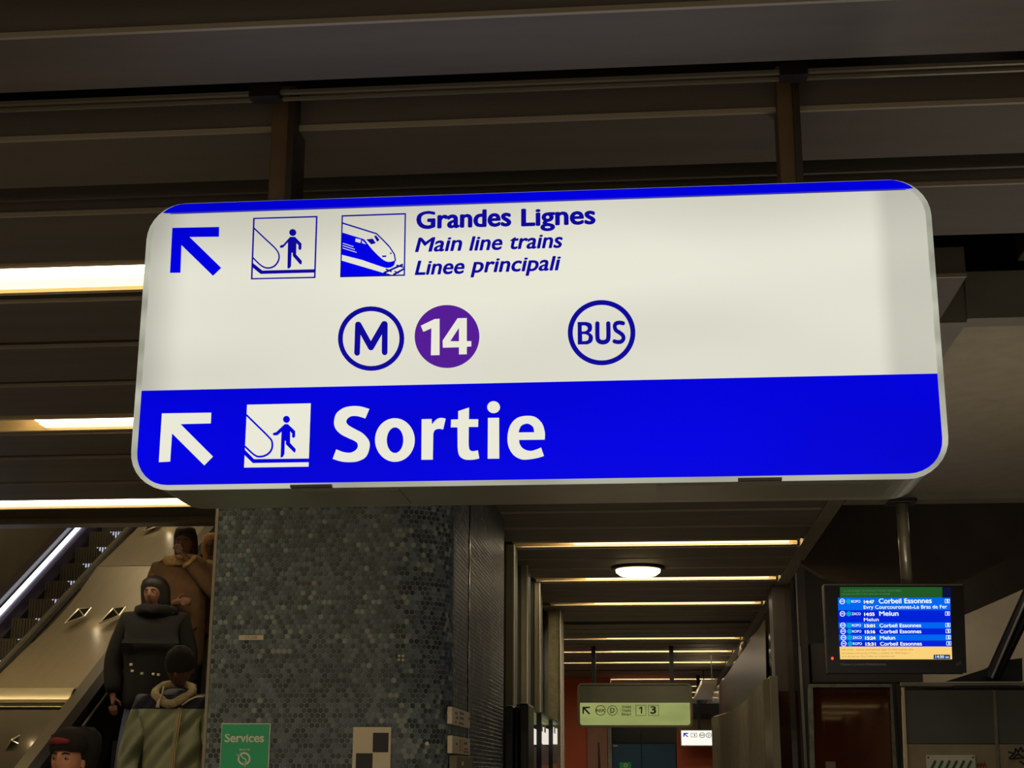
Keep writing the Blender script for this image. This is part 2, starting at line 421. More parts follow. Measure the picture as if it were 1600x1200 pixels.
for t, x0, x1 in (('Grandes', 650.3, 799), ('Lignes', 814.3, 930.8)): word(t, x0, x1, 25.5, 359.6, 351.5, 650, 931, .04, 0)
for t, x0, x1 in (('Main', 648.4, 722.3), ('line', 733, 785.3), ('trains', 797, 879.5)): word(t, x0, x1, 21.3, 394.8, 388.2, 648, 879, .028, .2)
for t, x0, x1 in (('Linee', 648, 726), ('principali', 735.3, 876.8)): word(t, x0, x1, 21.3, 430.8, 424, 648, 877, .028, .2)
# roundels
o2, s2 = (510, 460), 1600 / 260
pxplate('roundel', None, E_navy, sg, PY, o2, s2, groups=[[ell(430, 425, 318, 309), ell(430, 425, 273, 265)],
    [stroke([(295, 562), (304, 290)], 54)], [stroke([(308, 292), (428, 508)], 58)], [stroke([(428, 508), (556, 286)], 58)], [stroke([(562, 285), (560, 557)], 54)]])
vd = pxplate('line_badge', [ell(1160, 405, 311, 302, 64)], E_plum, sg, PY, o2, s2)
pxplate('numeral', None, E_letter, vd, PY - .0015, o2, s2, groups=[[[(1088, 235), (1088, 583), (1005, 585), (1010, 325), (932, 360), (908, 302), (1040, 238)]],
    [[(1350, 228), (1350, 450), (1393, 450), (1393, 500), (1350, 503), (1350, 575), (1275, 577), (1275, 508), (1120, 512), (1118, 445), (1262, 230)], [(1275, 320), (1275, 452), (1190, 450)]]])
pxplate('roundel', None, E_navy, sg, PY, (870, 460), 10, groups=[[ell(700, 598, 528, 508, 64), ell(700, 598, 451, 435, 64)],
    [spl([(325, 432, 1), (460, 432, 1), (530, 455), (552, 510), (540, 570), (500, 597, 1), (548, 630), (565, 680), (545, 745), (480, 780, 1), (328, 782, 1)]),
     spl([(390, 485, 1), (440, 485), (478, 510), (480, 550), (440, 578), (390, 580, 1)]), spl([(395, 620, 1), (450, 622), (495, 650), (490, 710), (450, 730), (398, 732, 1)])],
    [stroke([(634, 455), (636, 670), (660, 730), (720, 748), (780, 730), (806, 670), (804, 455)], 68, True, 6)],
    [stroke([(1035, 452), (985, 442), (925, 455), (905, 500), (925, 560), (985, 600), (1030, 640), (1042, 690), (1010, 735), (950, 745), (900, 733)], 62, True, 5)]])
# arrows
pxplate('arrow', [[(430, 286), (1225, 270), (1222, 433), (720, 438), (1260, 965), (1120, 1100), (582, 575), (565, 1047), (390, 1050)]], E_blue, sg, PY, (230, 330), 1418 / 130)
pxplate('arrow', [[(177, 187), (433, 183), (431, 238), (273, 242), (442, 411), (397, 457), (229, 290), (219, 437), (161, 440)]], E_letter, sg, PY, (200, 590), 1600 / 480)
# escalator pictogram, blue on white
o3, s3 = (380, 325), 1600 / 270
man = [(435, 268), (480, 268), (540, 330), (538, 378), (525, 390), (512, 380), (512, 345), (492, 325), (490, 430), (543, 490), (540, 520), (525, 520), (460, 445), (458, 410), (447, 415), (442, 540), (425, 560), (410, 558), (415, 315), (370, 364), (345, 369), (338, 356), (350, 345), (370, 342)]
pxplate('pictogram', None, E_navy, sg, PY, o3, s3, groups=[[[(93, 92), (688, 74), (669, 648), (72, 661)], [(106, 102), (674, 86), (656, 637), (86, 650)]],
    [stroke([(97, 184), (200, 282), (295, 372), (330, 430), (325, 490), (285, 540), (225, 556), (165, 532), (88, 458)], 13, False, 6)],
    [[(88, 508), (178, 580), (664, 568), (660, 597), (160, 610), (80, 545)]], [ell(459, 227, 32, 31)], [man]])
# train pictogram
tp = pxplate('pictogram', None, E_navy, sg, PY, o3, s3, groups=[[[(912, 68), (1507, 48), (1498, 627), (898, 641)], [(923, 79), (1495, 60), (1486, 616), (908, 630)]],
    [stroke([(920, 140), (1100, 196), (1235, 238), (1300, 302), (1355, 360), (1400, 430), (1410, 490)], 12, False)],
    [[(1140, 292), (1200, 284), (1228, 325), (1185, 336)]], [[(1212, 262), (1232, 255), (1262, 295), (1240, 312)]],
    [[(1283, 442), (1327, 440), (1322, 452), (1290, 455)]], [ell(1367, 420, 7, 8, 12)],
    [stroke([(1300, 602), (1480, 522)], 15, False)], [stroke([(1390, 618), (1492, 562)], 15, False)],
    [stroke([(1320, 566), (1375, 590)], 12, False)], [stroke([(1418, 530), (1485, 548)], 12, False)], [stroke([(1400, 585), (1440, 605)], 10, False)], [stroke([(1300, 602), (1370, 625)], 12, False)]])
pxplate('pictogram_body', None, E_blue, sg, PY, o3, s3, th=.0016, groups=[[spl([(918, 228, 1), (1120, 290, 1), (1200, 390), (1290, 475), (1350, 500), (1408, 485, 1), (1395, 530), (1350, 553), (1290, 545), (1100, 480, 1), (912, 432, 1)]),
     [(1040, 280), (1092, 292), (1085, 325), (1037, 312)], [(1102, 297), (1140, 338), (1099, 325)],
     stroke([(921, 326), (1022, 358)], 8, False), stroke([(920, 347), (1035, 384)], 8, False), stroke([(919, 370), (1050, 411)], 8, False)],
    [[(910, 487), (1320, 608), (1330, 628), (900, 639)]]])
# escalator pictogram, white on blue
w2 = pxplate('pictogram', [[(262, 125), (1255, 103), (1220, 1090), (215, 1105)]], E_letter, sg, PY, (360, 620), 10)
man2 = [(850, 428), (900, 428), (1012, 535), (1012, 620), (988, 645), (965, 630), (965, 575), (935, 540), (932, 720), (1020, 815), (1018, 850), (1000, 875), (870, 745), (865, 685), (850, 690), (845, 890), (820, 940), (785, 950), (800, 545), (735, 600), (680, 605), (660, 582), (680, 562), (715, 555)]
pxplate('pictogram_figure', None, E_blue, w2, PY - .0015, (360, 620), 10, groups=[[stroke([(250, 283), (420, 450), (590, 618), (650, 700), (645, 820), (570, 905), (460, 936), (370, 905), (228, 775)], 28, False, 6)],
    [[(228, 830), (370, 975), (1225, 965), (1223, 1022), (350, 1035), (222, 912)]], [ell(876, 353, 53, 54)], [man2]])
# hanging posts
for a, b in ((425, 460), (1216, 1247)):
    xa, xb = at(a, 230, Y=3.78).x, at(b, 230, Y=3.78).x
    box('hanging_post', M_post, sg, xa, xb, 3.76, 3.86, Z1 - .02, 3.52, .004)
    box('bracket', mat('bracket_brown', (58, 46, 36), .5), sg, xb - .012, xb + .006, 3.74, 3.88, Z1 - .004, 3.5)
    box('rail_clamp', M_black, sg, xa - .008, xb + .01, 3.55, 3.60, 3.385, 3.42)

# ---------------------------------------------------------------- mosaic pillar
PX0, PXR, PYF, PYE, RC = -2.285, -1.055, 7.5, 10.45, .31
def perim(s):          # arc-length -> (x, y, nx, ny) along front, rounded corner, side
    a = (PXR - RC) - PX0
    if s <= a: return PX0 + s, PYF, 0, -1
    s -= a; q = RC * math.pi / 2
    if s <= q:
        t = s / RC; return PXR - RC + RC * math.sin(t), PYF + RC - RC * math.cos(t), math.sin(t), -math.cos(t)
    s -= q; return PXR, PYF + RC + s, 1, 0
PL = (PXR - RC - PX0) + RC * math.pi / 2 + (PYE - PYF - RC)
pil = thing('tiled_pillar', (-1.67, 9, 0), 'wide dark pillar with a rounded corner, clad in small hexagonal blue grey mosaic', 'pillar')
ol = [perim(PL * i / 90)[:2] for i in range(91)] + [(PX0, PYE)]
MB().prism([(x, y, 0) for x, y in ol], (0, 0, 4.3)).build('pillar_core', M_grout, pil)
box('corner_strip', mat('corner_strip', (150, 142, 122), .5), pil, PX0 - .012, PX0 + .004, PYF - .01, PYE, 0, 4.3)
mt = bpy.data.materials.new('mosaic'); mt.use_nodes = True; nt = mt.node_tree; b = nt.nodes['Principled BSDF']
b.inputs['Roughness'].default_value = .3; b.inputs['Specular IOR Level'].default_value = .45
ge = nt.nodes.new('ShaderNodeNewGeometry'); cr = nt.nodes.new('ShaderNodeValToRGB'); e = cr.color_ramp.elements
e[0].position = 0; e[0].color = rgb(50, 56, 60); e[1].position = 1; e[1].color = rgb(150, 157, 148)
for ps, c in ((.3, (66, 74, 78)), (.55, (86, 98, 108)), (.8, (104, 117, 126)), (.955, (116, 128, 134)), (.985, (144, 151, 142))):
    k = e.new(ps); k.color = rgb(*c)
tc = nt.nodes.new('ShaderNodeTexCoord'); n1 = nt.nodes.new('ShaderNodeTexNoise'); n1.inputs['Scale'].default_value = 2.2; n1.inputs['Detail'].default_value = 3
mx = nt.nodes.new('ShaderNodeMath'); mx.operation = 'MULTIPLY_ADD'; mx.inputs[1].default_value = .9; mx.inputs[2].default_value = -.45
ad = nt.nodes.new('ShaderNodeMath'); ad.operation = 'ADD'; ad.use_clamp = True
nt.links.new(tc.outputs['Object'], n1.inputs['Vector']); nt.links.new(n1.outputs[0], mx.inputs[0]); nt.links.new(mx.outputs[0], ad.inputs[0])
nt.links.new(ge.outputs['Random Per Island'], ad.inputs[1]); nt.links.new(ad.outputs[0], cr.inputs[0]); nt.links.new(cr.outputs[0], b.inputs['Base Color'])
b2 = nt.nodes.new('ShaderNodeMath'); b2.operation = 'MULTIPLY_ADD'; b2.inputs[1].default_value = .2; b2.inputs[2].default_value = .34
nt.links.new(ge.outputs['Random Per Island'], b2.inputs[0]); nt.links.new(b2.outputs[0], b.inputs['Roughness'])
tb = MB(); pit = .0288; rad = pit / math.sqrt(3) * .88; row = 0; z = .9
SEAM = (PXR - RC - PX0) + RC * math.pi / 2 + (8.42 - PYF - RC)
while z < 3.46:
    s = pit * (.5 if row % 2 else 1.0)
    while s < PL - pit * .6:
        if abs(s - SEAM) > pit * .7:
            x, y, nx, ny = perim(s); tx, ty = -ny, nx
            n = len(tb.v)
            for rr, dd in ((rad, .0), (rad * .88, .0016 if nx > .99 else .003)):
                for j in range(6):
                    a = math.pi / 6 + j * math.pi / 3
                    u = rr * math.cos(a); v = rr * math.sin(a)
                    tb.v.append((x + tx * u + nx * dd, y + ty * u + ny * dd, z + v))
            tb.f.append(tuple(n + 6 + j for j in range(6)))
            for j in range(6): tb.f.append((n + j, n + (j + 1) % 6, n + 6 + (j + 1) % 6, n + 6 + j))
        s += pit
    z += pit * .866; row += 1
tl = tb.build('mosaic_tile', mt, pil, fix=False); tl['kind'] = 'stuff'
xs, ys, nx, ny = perim(SEAM)
box('joint_profile', mat('joint_metal', (40, 34, 42), .25, .6), pil, PXR - .005, PXR + .006, ys - .018, ys + .018, 0, 4.3)

# things on the pillar
YS = PYF - .02
def px_box(name, mt, parent, x0, x1, y0, y1, Y, th, bevel=0, back=None):
    ym = (y0 + min(y1, 1200)) / 2
    a, c = at(x0, ym, Y=Y), at(x1, ym, Y=Y); xm = (x0 + x1) / 2 if x1 < 1650 else x0 + 60
    return MB().box(a.x, c.x, Y, Y + th, at(xm, y1, Y=Y).z, at(xm, y0, Y=Y).z).build(name, mt, parent, bevel=bevel)
a = at(383, 1250, Y=YS)
sv = thing('services_sign', (a.x, YS, a.z), 'small green sign reading Services on the mosaic pillar', 'sign')
M_green = mat('sign_green', (52, 188, 128), .4)
px_box('board', M_white, sv, 344.5, 421.5, 1130, 1262, YS, .018, .002)
px_box('panel', M_green, sv, 345.6, 419.6, 1131.6, 1260, YS - .002, .004)
Mw = mat('sign_print', (240, 240, 215), .5)
pxtext('lettering', 'Services', Mw, sv, YS - .002, 350.8, 1159.3, 412.5, 12, bold=.03)
pxtext('lettering', 'RATP', Mw, sv, YS - .002, 374.5, 1172.8, 391, 2.7, bold=.03)
pxplate('emblem', None, Mw, sv, YS - .003, (330, 1110), 5.3333, groups=[[ell(274, 402, 54, 54, 32), ell(274, 402, 39, 39, 32)],
    [stroke([(212, 371), (240, 374), (256, 382), (266, 398), (284, 404), (291, 420), (281, 440), (280, 472)], 8, False, 3)]], th=.001)
a = at(580, 1250, Y=YS)
cb = thing('checkered_board', (a.x, YS, a.z), 'cream board with black squares on the mosaic pillar', 'board')
px_box('board', M_cream, cb, 551, 610.5, 1136, 1256, YS, .015, .002)
Mk = mat('print_black', (28, 24, 24), .5)
for q in ((582.5, 607, 1145, 1175.5), (556, 582, 1177, 1207.5), (582.5, 607, 1209, 1240)):
    px_box('black_square', Mk, cb, *q, YS - .001, .003)
a = at(392, 998, Y=YS)
st = thing('label_strip', (a.x, YS, a.z), 'narrow cream label strip reading CR 2V8 high on the mosaic pillar', 'label')
px_box('strip', M_cream, st, 373, 411.5, 992.5, 1000, YS, .012)
pxtext('lettering', 'CR 2V8', mat('faint_print', (150, 138, 112), .6), st, YS - .001, 383, 999, 401, 5)
a = at(627, 1028, Y=PYF)
s_ = perim((a.x - PX0) * 1.02)
b = MB().box(a.x - .016, a.x - .004, PYF - .012, PYF + .03, a.z + .004, a.z + .016).box(a.x + .004, a.x + .016, PYF - .012, PYF + .03, a.z + .004, a.z + .016)
b.box(a.x - .016, a.x - .004, PYF - .012, PYF + .03, a.z - .016, a.z - .004).box(a.x + .004, a.x + .016, PYF - .012, PYF + .03, a.z - .016, a.z - .004)
tag(b.build('sticker', M_cream), 'tiny cream four-dot sticker on the pillar above the checkered board', 'sticker')
a = at(666, 1162, Y=PYF + .06)
tag(disc(0, 0, [(.011, 0), (.009, .01)], 10).build('wall_button', M_white), 'tiny white round stud low on the pillar corner', 'stud')
bpy.data.objects['wall_button'].rotation_euler = (math.pi / 2, 0, math.radians(25)); bpy.data.objects['wall_button'].location = (a.x + .003, PYF + .055, a.z)
def side_plate(x0, x1, ya, yb, zt_, zb_): pass
SX = PXR + .006
def side_sign(px0, px1, pt, pb, label, cells):
    A = at(px0, pt, X=SX); B = at(px1, pb, X=SX); A2 = at(px0, pb, X=SX)
    zt, zb = at(px0, pt, X=SX).z, at(px0, pb, X=SX).z
    g = thing('plate_sign', (SX, (A.y + B.y) / 2, zb), label, 'sign')
    MB().box(SX - .01, SX + .016, A.y, B.y, zb, zt).build('plate', M_cream, g, bevel=.003)
    d = B.y - A.y; h = zt - zb
    for u0, u1, v0, v1, c in cells:
        MB().box(SX + .016, SX + .0175, A.y + d * u0, A.y + d * u1, zb + h * v0, zb + h * v1).build('print', c, g)
    return g
Mg = mat('print_grey', (120, 118, 100), .6); My = mat('print_ochre', (200, 150, 70), .6)
side_sign(702, 730, 1104, 1131, 'upper small cream plate with grey marks on the side of the pillar', [(.15, .25, .6, .75, Mg), (.2, .3, .35, .5, Mg), (.4, .6, .7, .85, Mg), (.4, .62, .4, .55, Mg), (.35, .62, .1, .22, Mg), (.15, .22, .1, .2, Mg), (.9, .97, .5, .65, Mk)])
side_sign(702, 730, 1149, 1177, 'lower small cream plate with ochre marks on the side of the pillar', [(.2, .26, .5, .62, Mk), (.38, .44, .15, .85, My), (.5, .55, .2, .9, My), (.65, .85, .3, .4, Mg), (.62, .9, .12, .22, Mg), (.62, .8, .6, .75, Mg)])
A = at(705, 1180, X=SX); B = at(730, 1180, X=SX)
g = thing('information_panel', (SX, A.y, 1.2), 'grey beige panel below the two cream plates on the side of the pillar', 'panel')
MB().box(SX - .01, SX + .03, A.y, B.y, 1.3, A.z).build('panel', mat('beige_grey', (128, 118, 92), .6), g, bevel=.003)
for i in range(5): MB().box(SX + .03, SX + .032, A.y + .2, A.y + .26, A.z - .05 - i * .045, A.z - .03 - i * .045).build('print', Mw, g)

# ---------------------------------------------------------------- corridor, left side
M_pier = mat('pier_face', (150, 142, 112), .5, .2, .08, 6)
M_side = mat('pier_side', (84, 84, 72), .5, 0, .1, 8)
tag(box('wall_corridor_left', M_side, None, -1.5, -1.22, 10.45, 17.55, 0, 3.75), kind='structure')
for i, (pa, pb, Y, lb) in enumerate(((790.5, 803, 11.6, 'nearest'), (814, 824.5, 12.8, 'second'), (835.5, 844, 14.0, 'third'))):
    xa, xb = at(pa, 1000, Y=Y).x, at(pb, 1000, Y=Y).x
    g = thing('wall_pier', (xb, Y, 0), '%s narrow pier with a pale front edge on the left of the corridor' % lb, 'pier', 'narrow piers along the left of the corridor')
    MB().box(-1.25, xb - .004, Y + .012, Y + .35, 0, 3.4).build('pier_body', M_side, g)
    MB().box(xa, xb, Y, Y + .014, 0, 3.4).build('edge_profile', M_pier, g)
    MB().box(xb - .008, xb + .002, Y - .006, Y + .014, 0, 3.4).build('edge_bead', M_white, g)
Y = 16.4
xa, xb = at(857, 1000, Y=Y).x, at(875, 1000, Y=Y).x
g = thing('stone_pier', (xb, Y, 0), 'wider pale rough pier at the far end of the left corridor wall', 'pier')
MB().box(xa, xb, Y, Y + .5, 0, 3.4).build('pier_body', mat('rough_stone', (140, 132, 100), .8, 0, .2, 14, .6, 60), g)
MB().box(xb, xb + .012, Y - .02, Y + .5, 0, 3.4).build('edge_profile', M_white, g)
# black cabinets, then glass panes with their reflections built as panels
g = thing('black_cabinet', (-1.05, 10.9, 0), 'row of tall black rounded cabinets beside the mosaic pillar', 'cabinet')
for pa, pb, Yc, pt in ((787, 802, 10.52, 1102), (803, 811, 10.60, 1104), (811, 825.5, 10.52, 1098)):
    A, B = at(pa, pt, Y=Yc), at(pb, pt, Y=Yc)
    MB().box(A.x, B.x, Yc, Yc + .5, 0, A.z).build('cabinet_column', mat('cabinet_black', (34, 31, 27), .35), g, bevel=.015)
ys_ = [11.55]
CX = -1.0
for pxx in (844, 849, 862, 864, 875): ys_.append(at(pxx, 1150, X=CX).y)
cells = [(at(826, 1150, X=CX).y, at(843.5, 1150, X=CX).y), (at(846.5, 1150, X=CX).y, at(862, 1150, X=CX).y), (at(864, 1150, X=CX).y, at(875.3, 1150, X=CX).y)]
ztop = at(826, 1101, X=CX).z
M_olive = emis('reflected_header', (112, 118, 76), .55); E_reflect = emis('reflected_sign', (235, 228, 215), .95); M_plumb = mat('reflected_band', (98, 78, 92), .4); M_rose = mat('pane_back', (170, 92, 78), .5)  # reflection in the glass put into glowing and coloured panels
for (ya, yb), lb in zip(cells, ('nearest', 'middle', 'farthest')):
    g = thing('reflecting_pane', (CX, (ya + yb) / 2, 0), '%s glass pane in the left corridor wall with a painted reflection of a white sign' % lb, 'glass pane', 'reflecting glass panes along the left of the corridor')
    MB().box(CX - .2, CX - .1, ya, yb, 0, ztop).build('pane_back', M_black, g)
    def zof(py): return at(850, py, X=CX - .09).z
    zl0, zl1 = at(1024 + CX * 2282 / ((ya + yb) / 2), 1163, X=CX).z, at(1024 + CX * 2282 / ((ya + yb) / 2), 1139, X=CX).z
    MB().box(CX - .1, CX - .03, ya, yb, zl1 + .04, ztop - .02).build('header_panel', M_olive, g)
    MB().box(CX - .1, CX - .03, ya, yb, zl0, zl1).build('reflected_strip', E_reflect, g)
    MB().box(CX - .1, CX - .03, ya, yb, zl0 - .2, zl0 - .02).build('violet_band', M_plumb, g)
    MB().box(CX - .1, CX - .03, ya, yb, 0, zl0 - .2).build('rose_panel', M_rose, g)
    MB().box(CX - .1, CX, ya - .04, ya, 0, ztop).box(CX - .1, CX, ya, yb, ztop - .02, ztop).build('frame', M_black, g)
    for u in (.25, .55): MB().box(CX - .03, CX - .028, ya + (yb - ya) * u, ya + (yb - ya) * (u + .14), zl0 + .1, zl0 + .17).build('print', Mg, g)

# ---------------------------------------------------------------- corridor end
YE = 28.0
we = tag(MB().box(-5, at(955, 1150, Y=YE).x, YE, YE + .3, 0, 3.5).box(at(1057, 1150, Y=YE).x, 2.5, YE, YE + .3, 0, at(1090, 1141, Y=YE).z)
    .box(at(955, 1150, Y=YE).x, at(1057, 1150, Y=YE).x, YE, YE + .3, at(1000, 1136, Y=YE).z, 3.0).build('wall_end', M_orange), kind='structure')
zb1, zb2 = at(1090, 1141, Y=YE).z, at(1090, 1121, Y=YE).z
tag(box('trim_5', mat('beige_band', (150, 132, 98), .6), None, at(1057, 1150, Y=YE).x, 2.5, YE, YE + .3, zb1, zb2), kind='structure')
tag(box('trim_6', M_black, None, at(1057, 1150, Y=YE).x, 2.5, YE - .2, YE + .3, zb2, at(1090, 1100, Y=YE).z), kind='structure')
g = thing('blue_door', (at(1006, 1200, Y=YE).x, YE, 0), 'dark blue double door with a dark glass transom at the end of the corridor', 'door')
xa, xm, xb = at(956, 1180, Y=YE).x, at(1003, 1180, Y=YE).x, at(1056, 1180, Y=YE).x
z1_ = at(1000, 1162, Y=YE).z; z2_ = at(1000, 1137, Y=YE).z
MB().box(xa, xm - .01, YE + .1, YE + .16, 0, z1_).build('door_leaf', M_blue, g, bevel=.004)
MB().box(xm + .01 - .012, xb, YE + .1, YE + .16, 0, z1_).build('door_leaf', M_blue, g, bevel=.004)
MB().box(xa, xm - .03, YE + .1, YE + .14, z1_ + .02, z2_).build('transom_pane', mat('transom_glass', (28, 36, 40), .15), g)
MB().box(xm, xb, YE + .1, YE + .14, z1_ + .02, z2_).build('transom_pane', mat('transom_glass', (1, 1, 1)), g)
a = at(955, 1165, Y=YE + .1)
MB().box(a.x + .03, a.x + .12, YE + .085, YE + .1, a.z - .015, a.z + .01).build('door_label', M_cream, g)
a = at(976.5, 1195, Y=YE + .05)
g = thing('exit_sign', (a.x, YE + .08, a.z), 'small green safety sign with a round white symbol on the blue door', 'sign')
px_box('board', mat('exit_green', (50, 200, 120), .4), g, 968, 986, 1191, 1204, YE + .07, .02)
pxplate('symbol', [ell(977.5, 1196, 3, 3, 20), ell(977.5, 1196, 1.8, 1.8, 20)], Mw, g, YE + .068)
g = thing('narrow_door', (at(935, 1190, Y=YE).x, YE - .05, 0), 'pale reddish panel door with a tall black slot, left of the blue door', 'door')
px_box('door_leaf', mat('rosewood_panel', (172, 120, 98), .4, 0, .06, 5), g, 917.5, 949, 1136, 1300, YE - .06, .06, .004)
px_box('door_frame', M_grout, g, 950, 955.5, 1136, 1300, YE - .08, .08)
MB().prism([tuple(at(x, y, Y=YE - .065)) for x, y in ((934, 1160), (936.5, 1160), (940, 1230), (935, 1230))], (0, .01, 0)).build('black_slot', M_black, g)
# green hanging sign
YG = 21.0
A, B = at(902.5, 1136.5, Y=YG), at(1081, 1067, Y=YG)
g = thing('hanging_platform_sign', ((A.x + B.x) / 2, YG, A.z), 'yellow green hanging sign with an arrow and tracks 1 and 3, in the corridor', 'sign')
MB().prism([(x, YG + .03, z) for x, z in rrect(A.x + .01, B.x - .01, A.z + .01, B.z - .01, .06)], (0, .28, 0)).build('housing', M_house, g)
plate('frame', [rrect(A.x, B.x, A.z, B.z, .07), rrect(A.x + .035, B.x - .035, A.z + .03, B.z - .025, .04)], mat('sign_frame', (110, 106, 84), .4, .3), g, .05, YG + .02)
C_ = at(990, 1098, Y=YG).z
gm = emis('dim_green_face', (152, 160, 96), .9, .15, 3)
plate('lit_panel', [[(A.x + .035, A.z + .03), (B.x - .035, A.z + .03), (B.x - .035, C_), (A.x + .035, C_)]], gm, g, .01, YG + .02)
plate('header_panel', [[(A.x + .035, C_ + .005), (B.x - .035, C_ + .005), (B.x - .035, B.z - .025), (A.x + .035, B.z - .025)]], mat('unlit_header', (98, 100, 84), .2, 0, .1, 3, .1, 2), g, .01, YG + .02)
og, sc_ = (860, 1080), 1600 / 260
gn = mat('print_navy', (20, 20, 70), .5); gk = mat('print_dark', (40, 42, 34), .5); gg = mat('print_green', (60, 120, 50), .5)
pxplate('arrow', [[(308, 150), (381, 148), (381, 162), (337, 165), (382, 214), (372, 225), (323, 175), (322, 218), (308, 219)]], gn, g, YG + .01, og, sc_)
pxplate('ring', [ell(482, 185, 50, 50), ell(482, 185, 44, 44)], gk, g, YG + .01, og, sc_)
pxtext('lettering', 'RER', gk, g, YG + .01, 931.5, 1112.3, 945.3, 4.2, bold=.03)
pxplate('ring', [ell(596, 185, 49, 49), ell(596, 185, 43, 43)], gg, g, YG + .01, og, sc_)
pxtext('lettering', 'D', gg, g, YG + .01, 953.5, 1113.8, 960.3, 7.5, bold=.03)
for i, t in enumerate(('Voies', 'Tracks', 'Binari')): pxtext('lettering', t, gk, g, YG + .01, 971.5, 1106.3 + i * 5.9, 986, 4.2, bold=.015)
for x0, x1 in ((820, 920), (940, 1043)):
    pxplate('track_box', [[(x0, 133), (x1, 133), (x1, 236), (x0, 236)], [(x0 + 5, 138), (x1 - 5, 138), (x1 - 5, 231), (x0 + 5, 231)]], gg, g, YG + .01, og, sc_)
pxplate('numeral', [[(868, 150), (883, 147), (883, 215), (870, 215), (870, 166), (852, 172), (850, 163)]], gk, g, YG + .01, og, sc_)
pxtext('numeral', '3', gk, g, YG + .01, 1016, 1115, 1025.5, 11, bold=.04)
for px_ in (928, 1050):
    a = at(px_, 1070, Y=YG + .15); MB().box(a.x - .03, a.x + .03, YG + .12, YG + .18, B.z - .03, 3.45).build('hanging_post', M_black, g)
# small white sign
YW = 27.2
A, B = at(1065, 1164.5, Y=YW), at(1117, 1141.5, Y=YW)
g = thing('white_hanging_sign', ((A.x + B.x) / 2, YW, A.z), 'small bright white sign with an arrow at the far end of the corridor', 'sign')
MB().box(A.x - .02, B.x + .02, YW + .01, YW + .25, A.z - .02, B.z + .02).build('housing', M_house, g, bevel=.01)
MB().box(A.x, B.x, YW, YW + .012, A.z, B.z).build('lit_panel', emis('white_sign_face', (240, 236, 226), 1.15), g)
og, sc_ = (860, 1020), 1600 / 340
pxplate('arrow', [[(978, 590), (1013, 588), (1013, 596), (992, 598), (1014, 615), (1008, 621), (987, 602), (986, 617), (978, 617)]], E_navy, g, YW - .004, og, sc_)
pxplate('pictogram', [[(1033, 590), (1078, 590), (1078, 620), (1033, 620)], [(1036, 593), (1075, 593), (1075, 617), (1036, 617)]], Mg, g, YW - .004, og, sc_)
pxplate('symbol', [ell(1060, 605, 4, 8, 12)], gk, g, YW - .004, og, sc_)
for cx in (1116, 1164): pxplate('ring', [ell(cx, 606, 21, 20, 24), ell(cx, 606, 17, 16, 24)], gg, g, YW - .004, og, sc_)
pxtext('lettering', 'RER', gk, g, YW - .004, 1094, 1150, 1100.5, 2.4, bold=.02)
pxtext('lettering', 'D', gg, g, YW - .004, 1105.8, 1150.6, 1109, 4, bold=.02)
box('hanging_post', M_black, g, A.x + .3, A.x + .36, YW + .1, YW + .16, B.z, 3.45)
# white bulkhead
g = thing('bulkhead', (.82, 24.2, 2.92), 'pale boxed bulkhead high at the far right of the corridor', 'bulkhead')
MB().prism([(.70, 26.5, 2.92), (1.0, 26.5, 2.92), (.92, 21.9, 2.92), (.70, 21.9, 2.92)], (0, 0, .06)).build('bulkhead_box', mat('bulkhead_white', (235, 228, 208), .5), g)
for yb in (22.4, 26.0): MB().box(.86, .875, yb, yb + .015, 2.98, 3.40).build('hanger_rod', M_black, g)
box('wall_end_backing', M_black, we, -5, 3, 28.7, 28.8, 0, 2.95)  # unseen black sheet added to stop world light showing through the door gap

# ---------------------------------------------------------------- corridor, right side
M_rib = mat('ribbed_metal', (112, 104, 82), .3, .55, .1, 6)
tag(box('wall_corridor_right', mat('glossy_dark', (58, 51, 42), .22, .3, .2, 2), None, 1.27, 1.32, 14.2, 33, 0, 3.4), kind='structure')
g = thing('ribbed_partition', (1.0, 17, 0), 'curved partition of vertical metal ribs on the right of the corridor', 'partition')
pts = []
N = 26
PA, PB = at(1118, 1121, Y=21.6), at(1206, 1060, Y=13.9)
for i in range(N + 1):
    t = i / N; x = PA.x + (PB.x - PA.x) * t + .05 * math.sin(math.pi * t); y = 21.6 + (13.9 - 21.6) * t
    zt = PA.z + (PB.z - PA.z) * t - .06 * math.sin(math.pi * t)
    pts.append((x, y, zt))
b = MB()
for i in range(N):
    (xa, ya, za), (xb, yb, zb_) = pts[i], pts[i + 1]
    xm_, ym_ = (xa + xb) / 2 - .07, (ya + yb) / 2
    n = len(b.v)
    b.v += [(xa, ya, 0), (xm_, ym_, 0), (xb, yb, 0), (xa, ya, za), (xm_, ym_, (za + zb_) / 2), (xb, yb, zb_)]
    b.f += [(n, n + 1, n + 4, n + 3), (n + 1, n + 2, n + 5, n + 4)]
r_ = b.build('ribbed_sheet', M_rib, g, fix=False)
for x, y, z_ in pts[1:-1]: MB().box(x - .085, x - .06, y - .012, y + .012, 0, z_ - .01).build('rib', M_rail, g)
MB().tube([(x - .015, y, z_) for x, y, z_ in pts], .018, 6).build('top_rail', M_rail, g, True)
MB().box(PB.x - .02, PB.x + .05, 13.85, 13.92, 0, PB.z + .02).build('end_post', M_rail, g, bevel=.005)
